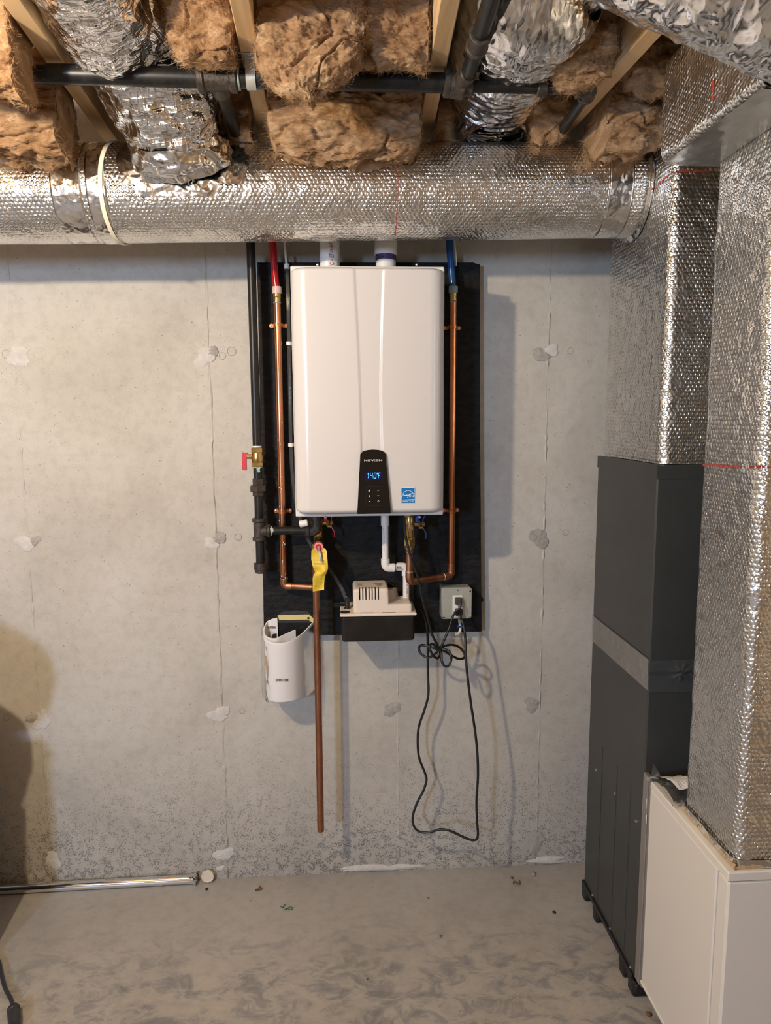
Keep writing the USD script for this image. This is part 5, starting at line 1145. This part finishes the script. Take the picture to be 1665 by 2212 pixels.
part(gm, 'coupling', cat([cyl(rc-[.010, 0, 0], rc+[.014, 0, 0], .0178, 20, .003)]), 'iron_fitting')
r3 = at(1195, 305, z=r1[2]-.004); dr3 = (r3-r2_)/np.linalg.norm(r3-r2_)
part(gm, 'elbow', cat([tube(fillet([r2_-[.022, 0, 0], r2_+[.008, 0, 0], r2_+[.008, 0, 0]+dr3*.034], .02), .0180, 20), lathe(r2_-[.026, 0, 0], r2_, [(0, .0175), (.002, .0205), (.009, .0205), (.012, .018)], 20), lathe(r2_+[.008, 0, 0]+dr3*.036, r2_, [(0, .0175), (.002, .0205), (.009, .0205), (.012, .018)], 20)]), 'iron_fitting')
part(gm, 'thin_pipe', cyl(r2_+[.008, 0, 0]+dr3*.02, r3+dr3*.2, .0125, 20), 'iron_pipe', label='thin black pipe towards the wall')
hs = thing('pipe_hanger', 'silver metal strap holding the black gas main to a joist', 'strap', gp(543)-[0, 0, .022])
xh = gp(543)[0]; th = np.linspace(-.5*PI, .5*PI, 10)
hp_ = A([[xh, PY_-.026, ZJ+.028]] + [[xh, PY_-.0225*math.cos(q)*1.0, pa[2]-.0225*math.sin(q)] for q in np.linspace(-.1, PI+.1, 16)] + [[xh, PY_+.024, ZJ-.0015]])
part(hs, 'band', ribbon(hp_, np.tile([[.021, 0, 0]], (len(hp_), 1)), .0014), 'galvanized', 35)
part(hs, 'tab', cat([box([xh-.014, PY_-.052, ZJ-.0018], [xh+.014, PY_-.020, ZJ-.0004], .0004)]), 'galvanized', 20)
part(hs, 'nail', lathe([xh, PY_-.040, ZJ-.0015], [xh, PY_-.040, 0], [(0, .0045), (.0015, .004), (.002, .001)], 12), 'steel', 30)

# ================================================================== FURNACE SIDE
FB, FF = -.185, -.615
lc = thing('furnace', 'lower dark grey furnace cabinet with a row of screws, standing on black rails', 'furnace', [1.5, -.40, .0])
part(lc, 'cabinet', box([FX, FF, .057], [1.78, FB, .946], .004), 'cabinet_dark', 20)
for px, py in ((1287, 1663), (1328, 1714), (1374, 1774)):
    c = at(px, py, x=FX); part(lc, 'screw', lathe(c, c-[1, 0, 0], [(0, .0052), (.0025, .0045), (.0035, .001)], 12), 'steel', 30)
for px, py in ((1279, 1944), (1317, 2014), (1361, 2095)):
    c = at(px, py, x=FX); c[2] = .062; part(lc, 'screw', lathe(c, c-[1, 0, 0], [(0, .0048), (.0025, .004), (.0035, .001)], 12), 'steel', 30)
for px in (1290, 1322, 1352):                                          # pressed vertical creases of the lower panel
    c = at(px, 1940, x=FX); part(lc, 'crease', box([FX-.0012, c[1]-.0012, .075], [FX+.002, c[1]+.0012, .60], .0006), 'cabinet_dark', 20)
part(lc, 'bottom_rail', box([FX-.007, FF+.01, .046], [FX+.03, FB+.006, .060], .002), 'black_plastic', 20)
for y0, y1, sh_ in ((FB+.004, FB-.03, 0), (FB-.105, FB-.135, 1), (FF+.10, FF+.065, 1), (FF+.035, FF-.005, 2)):
    part(lc, 'foot', cat([box([FX-.006, y1, .0005], [FX+.045, y0, .048], .004), box([FX-.004, min(y0, y1)-.012, .020], [FX+.03, max(y0, y1)+.012, .048], .004)]), 'black_rubber', 20)
uc = thing('coil_cabinet', 'upper dark grey sheet-metal cabinet under the foil plenum', 'cabinet', [1.5, -.40, .950])
part(uc, 'case', box([FX, FF, .952], [1.78, FB, 1.502], .004), 'cabinet_dark', 20)
rim_ = sbox(FX-.0018, FF-.0018, 1.7805, FB+.001).difference(sbox(FX+.010, FF+.010, 1.9, FB+.2))
part(uc, 'top_rim', place(trimesh.creation.extrude_polygon(rim_, .036), [0, 0, 1.4695], (1, 0, 0), (0, 1, 0)), 'cabinet_dark', False, label='folded top rim')
z0_, z1_ = .905, .990
def tapef(zc, hgt, th, seed):
    return None
tpx = thing('seam_tape', 'wide clear tape sealing the seam between the two dark grey cabinets', 'tape', [FX, -.4, z0_])
part(tpx, 'side_strip', box([FX-.0022, FF-.002, z0_], [FX-.0012, FB, z0_+.052]), 'clear_tape', False)
part(tpx, 'side_strip', box([FX-.0034, FF-.002, z0_+.042], [FX-.0024, FB, z1_]), 'clear_tape', False)
def wrk(u, v):
    p = np.stack([FX-.002+.30*u, np.full_like(u, FF-.0016), .898+.088*v], -1); c = A([FX+.085, .952]); d = p[..., [0, 2]]-c; r = np.hypot(d[..., 0], d[..., 1])+1e-6; a = np.arctan2(d[..., 1], d[..., 0])
    p[..., 1] -= .007*np.exp(-(r/.020)**2)*(1+.6*np.sin(a*7)) + .0015*(fbm(p*40, 2, 3)-.4); return p
part(tpx, 'front_strip', grid(wrk, 70, 40), 'clear_tape_thin', True, label='wrinkled tape over the front seam')
wcab = thing('return_cabinet', 'cream painted metal cabinet with a seam near its front corner, bottom right', 'cabinet', [1.5, -.86, .0])
WY0, WY1, WZ = -1.045, -.657, .670
part(wcab, 'side_panel', box([FX, WY0+.046, .086], [FX+.012, WY1, WZ-.022], .003), 'cabinet_cream', 20)
part(wcab, 'corner_post', box([FX+.0015, WY0+.0015, .086], [FX+.06, WY0+.043, WZ-.024], .004), 'cabinet_cream', 20)
part(wcab, 'front_panel', box([FX+.003, WY0, .086], [1.80, WY0+.03, WZ-.024], .003), 'cabinet_cream', 20)
part(wcab, 'top_panel', box([FX-.001, WY0-.001, WZ-.0225], [1.80, WY1, WZ], .003), 'cabinet_cream', 20)
part(wcab, 'inner_body', box([FX+.010, WY0+.02, .088], [1.79, WY1-.001, WZ-.02]), 'cabinet_cream', 20)
part(wcab, 'bottom_flange', box([FX-.004, WY0, .078], [1.80, WY1+.002, .087], .002), 'cabinet_cream', 20)
for x, y in ((FX+.08, WY1-.05), (FX+.08, WY0+.06), (1.72, WY1-.05), (1.72, WY0+.06)):
    part(wcab, 'foot', cat([box([x-.03, y-.03, .0], [x+.03, y+.03, .012], .003), cyl([x, y, .008], [x, y, .08], .014, 14)]), 'black_rubber', 20)
es = part(wcab, 'edge_strip', cat([box([FX+.001, WY1, .060], [FX+.02, WY1+.0125, WZ+.001], .002), box([FX-.002, WY1+.0125, .060], [FX+.012, FF-.0005, WZ+.004], .0015)]), 'edge_steel', 20, label='bare grey metal edge strip between the cabinets')
for py in (1735, 1770):
    c = at(1396, py, x=FX-.002); part(es, 'slot', box(c-[.001, .0008, .013], c+[.0006, .0008, .013]), 'white_plastic', False)
# tag pouch on top of the cream cabinet
pz = WZ
tg2 = thing('tag_pouch', 'clear plastic pouch with a white printed tag on top of the cream cabinet', 'pouch', [1.27, -.72, pz])
def pch(u, v):
    x = FX-.006+.13*u; y = WY1-.004-.135*v*(1-.25*u); z = pz+.006+.040*np.sin(PI*np.clip(v*.9+.05, 0, 1))*(.5+.5*u)+.012*(fbm(np.stack([u*5, v*5, u*0], -1), 3, 2)-.5)
    return np.stack([x, y, z], -1)
part(tg2, 'pouch_film', sheet(pch, 30, 30, .0006), 'clear_film', True)
def pch2(u, v): p = pch(.10+.85*u, .12+.75*v); p[..., 2] -= .010; return p
part(tg2, 'dark_contents', sheet(pch2, 16, 16, .003), 'black_plastic', True)
def tag2(u, v): p = pch(.16+.40*v+.1*u, .15+.62*u); p[..., 2] += .0022; return p
tgp = part(tg2, 'tag', sheet(tag2, 14, 8, .0008), 'paper', True, label='white printed tag')
ln = []
for k in range(5):
    u = np.linspace(.46, .93-.06*(k % 3), 8); P_ = tag2(u, np.full(8, .18+.15*k)); P_[:, 2] += .0012; ln.append(ribbon(P_, np.tile([[.0010, 0, .0004]], (8, 1)), .0003))
part(tgp, 'print', cat(ln), 'grey_print', False)
part(tg2, 'knot', cat([trimesh.creation.icosphere(2, .006, ) .apply_translation([FX-.010, WY1+.001-.006, pz+.008]), tube(spline([[FX-.010, WY1-.006, pz+.008], [FX+.0, WY1-.02, pz+.020], [FX+.02, WY1-.06, pz+.014], [FX+.03, WY1-.12, pz+.006]], 6), .0028, 8)]), 'clear_tape', 30)
flp = grid(lambda u, v: np.stack([FX-.004+.03*u, WY1+.016-.01*v+.0*u, pz+.002+.062*v*(1-u*.85)], -1), 8, 8)
part(tg2, 'bag_corner', sheet(lambda u, v: np.stack([FX-.004+.03*u, WY1-.001-.02*v+.0*u, pz+.004+.055*v*(1-u*.85)], -1), 8, 8, .0006), 'clear_film', True)

# ================================================================== ON THE FLOOR
rr = .0170
ra, rb = at(-220, 1934, z=rr), at(418, 1898, z=rr)
ra[1] = min(ra[1], -rr-.002); rb[1] = min(rb[1], -rr-.004)
rod = thing('chrome_rod', 'long chrome rod with a flared end lying along the foot of the wall', 'rod', [(ra[0]+rb[0])/2, -.02, 0])
dR = (rb-ra)/np.linalg.norm(rb-ra)
part(rod, 'tube', cyl(ra, rb, rr*.92, 28), 'chrome')
part(rod, 'flared_end', lathe(rb-dR*.014, rb+dR, [(0, rr*.93), (.004, rr*1.02), (.008, rr*1.02), (.018, rr*1.15), (.024, rr*1.42), (.0255, rr*1.40), (.0245, rr*1.2), (.016, rr*.8)], 28), 'chrome')
c = at(450, 1888, z=.024); c[1] = -.019
single('round_cap', cat([lathe(c+[0, .006, 0], c-[0, 9, 0], [(0, .018), (.002, .0215), (.010, .0225), (.0125, .021), (.0125, .0165), (.011, .0155), (.0112, .001)], 36)]), 'cap_cream', 'round cream plastic cap leaning against the wall beside the chrome rod', 'cap', 40)
# extension lead at the lower left
xl = thing('extension_cord', 'dark cord with a ribbed plug lying on the floor at the lower left corner', 'cord', at(30, 2190, z=0))
cp_ = [at(-60, 1990, z=.006), at(-25, 2045, z=.007), at(-4, 2075, z=.010), at(2, 2100, z=.012), at(10, 2132, z=.012), at(24, 2160, z=.013), at(28, 2180, z=.015)]
part(xl, 'cord', tube(spline(cp_, 8), .0055, 14), 'tote_grey')
p0, p1 = at(29, 2178, z=.0165), at(36, 2262, z=.0165); dP = (p1-p0)/np.linalg.norm(p1-p0)
part(xl, 'plug', lathe(p0-dP*.004, p1, [(0, .006), (.002, .0145), (.006, .0165), (.016, .0165), (.018, .0150), (.020, .0165), (.050, .0160), (.055, .015), (.07, .014)], 20), 'tote_grey', 30)
for k, (px, py, s, mt) in enumerate(((220, 1910, 4, 'drop_rust'), (245, 1907, 4, 'drop_rust'), (355, 1912, 3.5, 'drop_rust'), (237, 1901, 2, 'drop_rust'), (218, 1896, 2, 'drop_rust'), (446, 1921, 3, 'black_rubber'), (1197, 1971, 3.5, 'black_rubber'), (1152, 1889, 5, 'dark_plaster'), (952, 2022, 2.5, 'leaf_brown'), (925, 1940, 2, 'leaf_brown'), (793, 2115, 2, 'leaf_brown'), (540, 1946, 2, 'dark_plaster'), (1106, 1897, 3, 'leaf_brown'), (1401, 2192, 5, 'leaf_brown'))):
    c = at(px, py, z=.001); sc = np.linalg.norm(c-CAM)/FPX*s; m = trimesh.creation.icosphere(1, 1); m.vertices *= A([sc, sc*1.2, min(sc*.5, .004)])*np.random.default_rng(k).uniform(.6, 1.2, (len(m.vertices), 1)); m.vertices += A([c[0], c[1], min(sc*.4, .003)])
    lab = 'tiny rust-brown drop on the floor in front of the chrome rod' if mt == 'drop_rust' else {5: 'black crumb on the floor in front of the round cream cap', 6: 'black crumb on the floor left of the furnace foot', 7: 'grey crumb on the floor at the wall beneath the hanging cord', 8: 'brown speck in the middle of the floor', 9: 'brown speck on the floor below the hanging cord loop', 10: 'lowest brown speck in the middle of the floor', 11: 'grey crumb on the floor left of the green wire twist', 12: 'brown speck on the floor near the leaf scrap at right', 13: 'brown crumb on the floor by the cream cabinet'}[k]
    single('debris_crumb', m, mt, lab, 'debris', True, group='rust drops in front of the rod' if mt == 'drop_rust' else None)
for k, (px, py, r, lab) in enumerate(((1116, 1907, .3, 'curled dry leaf scrap on the floor near the wall at right'), (559, 1920, 1.2, 'curled dry leaf scrap on the floor below the copper discharge pipe'))):
    c = at(px, py, z=.003); rg = np.random.default_rng(80+k)
    def lf(u, v): 
        a = u*2*PI; x = (v-.5)*.030; y = (u-.5)*.012*np.sin(PI*np.clip(v, .02, .98))+.006*np.sin(v*7+k); z = .0015+.006*np.abs(np.sin(v*5+u*3+k)); return np.stack([c[0]+x*math.cos(r)-y*math.sin(r), c[1]+x*math.sin(r)+y*math.cos(r), z], -1)
    single('leaf_scrap', sheet(lf, 6, 14, .0006), 'leaf_brown', lab, 'leaf', True)
gw = [at(605, 1958, z=.0012), at(612, 1961, z=.0012), at(620, 1963, z=.0012), at(629, 1965, z=.002), at(632, 1961, z=.003), at(625, 1959.5, z=.002), at(619, 1964, z=.0015), at(612, 1966, z=.0012)]
single('green_wire_twist', cat([tube(spline(gw, 6), .0011, 8), tube(spline([at(617, 1953, z=.0012), at(613, 1957, z=.002), at(609, 1962, z=.0012)], 5), .0011, 8)]), 'green_wire', 'thin bent green wire twist on the floor', 'wire')

# ================================================================== OUTSIDE THE FRAME: lamp holder, and the tote and bag whose shadow falls on the wall at left
lh = thing('lamp_holder', 'white porcelain lamp holder for the bare bulb under the joists', 'lamp', LAMP+[0, 0, .045])
part(lh, 'base', lathe(LAMP+[0, 0, .175], LAMP, [(0, .055), (.012, .055), (.03, .035), (.05, .026), (.075, .024)], 24), 'porcelain')
part(lh, 'socket', lathe(LAMP+[0, 0, .105], LAMP, [(0, .017), (.03, .0165), (.050, .020), (.058, .016)], 20), 'steel')
part(lh, 'mounting_cross_piece', box(LAMP+[-.5, -.06, .175], LAMP+[.5, .06, .20], .002), 'joist_wood', False)

tt = thing('equipment_case', 'slim dark grey equipment case standing on the floor left of the picture', 'case', [-.95, -.36, 0])
part(tt, 'body', box([-1.24, -.43, .012], [-.668, -.295, .60], .015), 'tote_grey', 20)
part(tt, 'lid', box([-1.25, -.435, .60], [-.660, -.29, .64], .010), 'tote_grey', 20)
for x in (-1.15, -.75): part(tt, 'foot', box([x-.03, -.42, 0], [x+.03, -.305, .014], .003), 'black_rubber', 20)
bg = trimesh.creation.icosphere(4); q = bg.vertices; q = q/((np.abs(q)**2.3).sum(1)**(1/2.3))[:, None]
pb_ = A([-.87, -.36, .845])+q*A([.245, .075, .20]); pb_ += (q/np.linalg.norm(q, axis=1)[:, None])*((fbm(pb_*7, 3, 3)-.5)*.05)[:, None]; pb_[:, 2] = np.maximum(pb_[:, 2], .641)
gbag = thing('duffel_bag', 'black duffel bag lying on the slim equipment case', 'bag', [-.87, -.36, .641])
part(gbag, 'body', trimesh.Trimesh(pb_, bg.faces, process=False), 'bag_black', True)
part(gbag, 'strap', tube(spline([[-1.02, -.36, 1.0], [-.97, -.37, 1.07], [-.86, -.37, 1.075], [-.80, -.36, 1.01]], 8), .012, 10), 'bag_black')
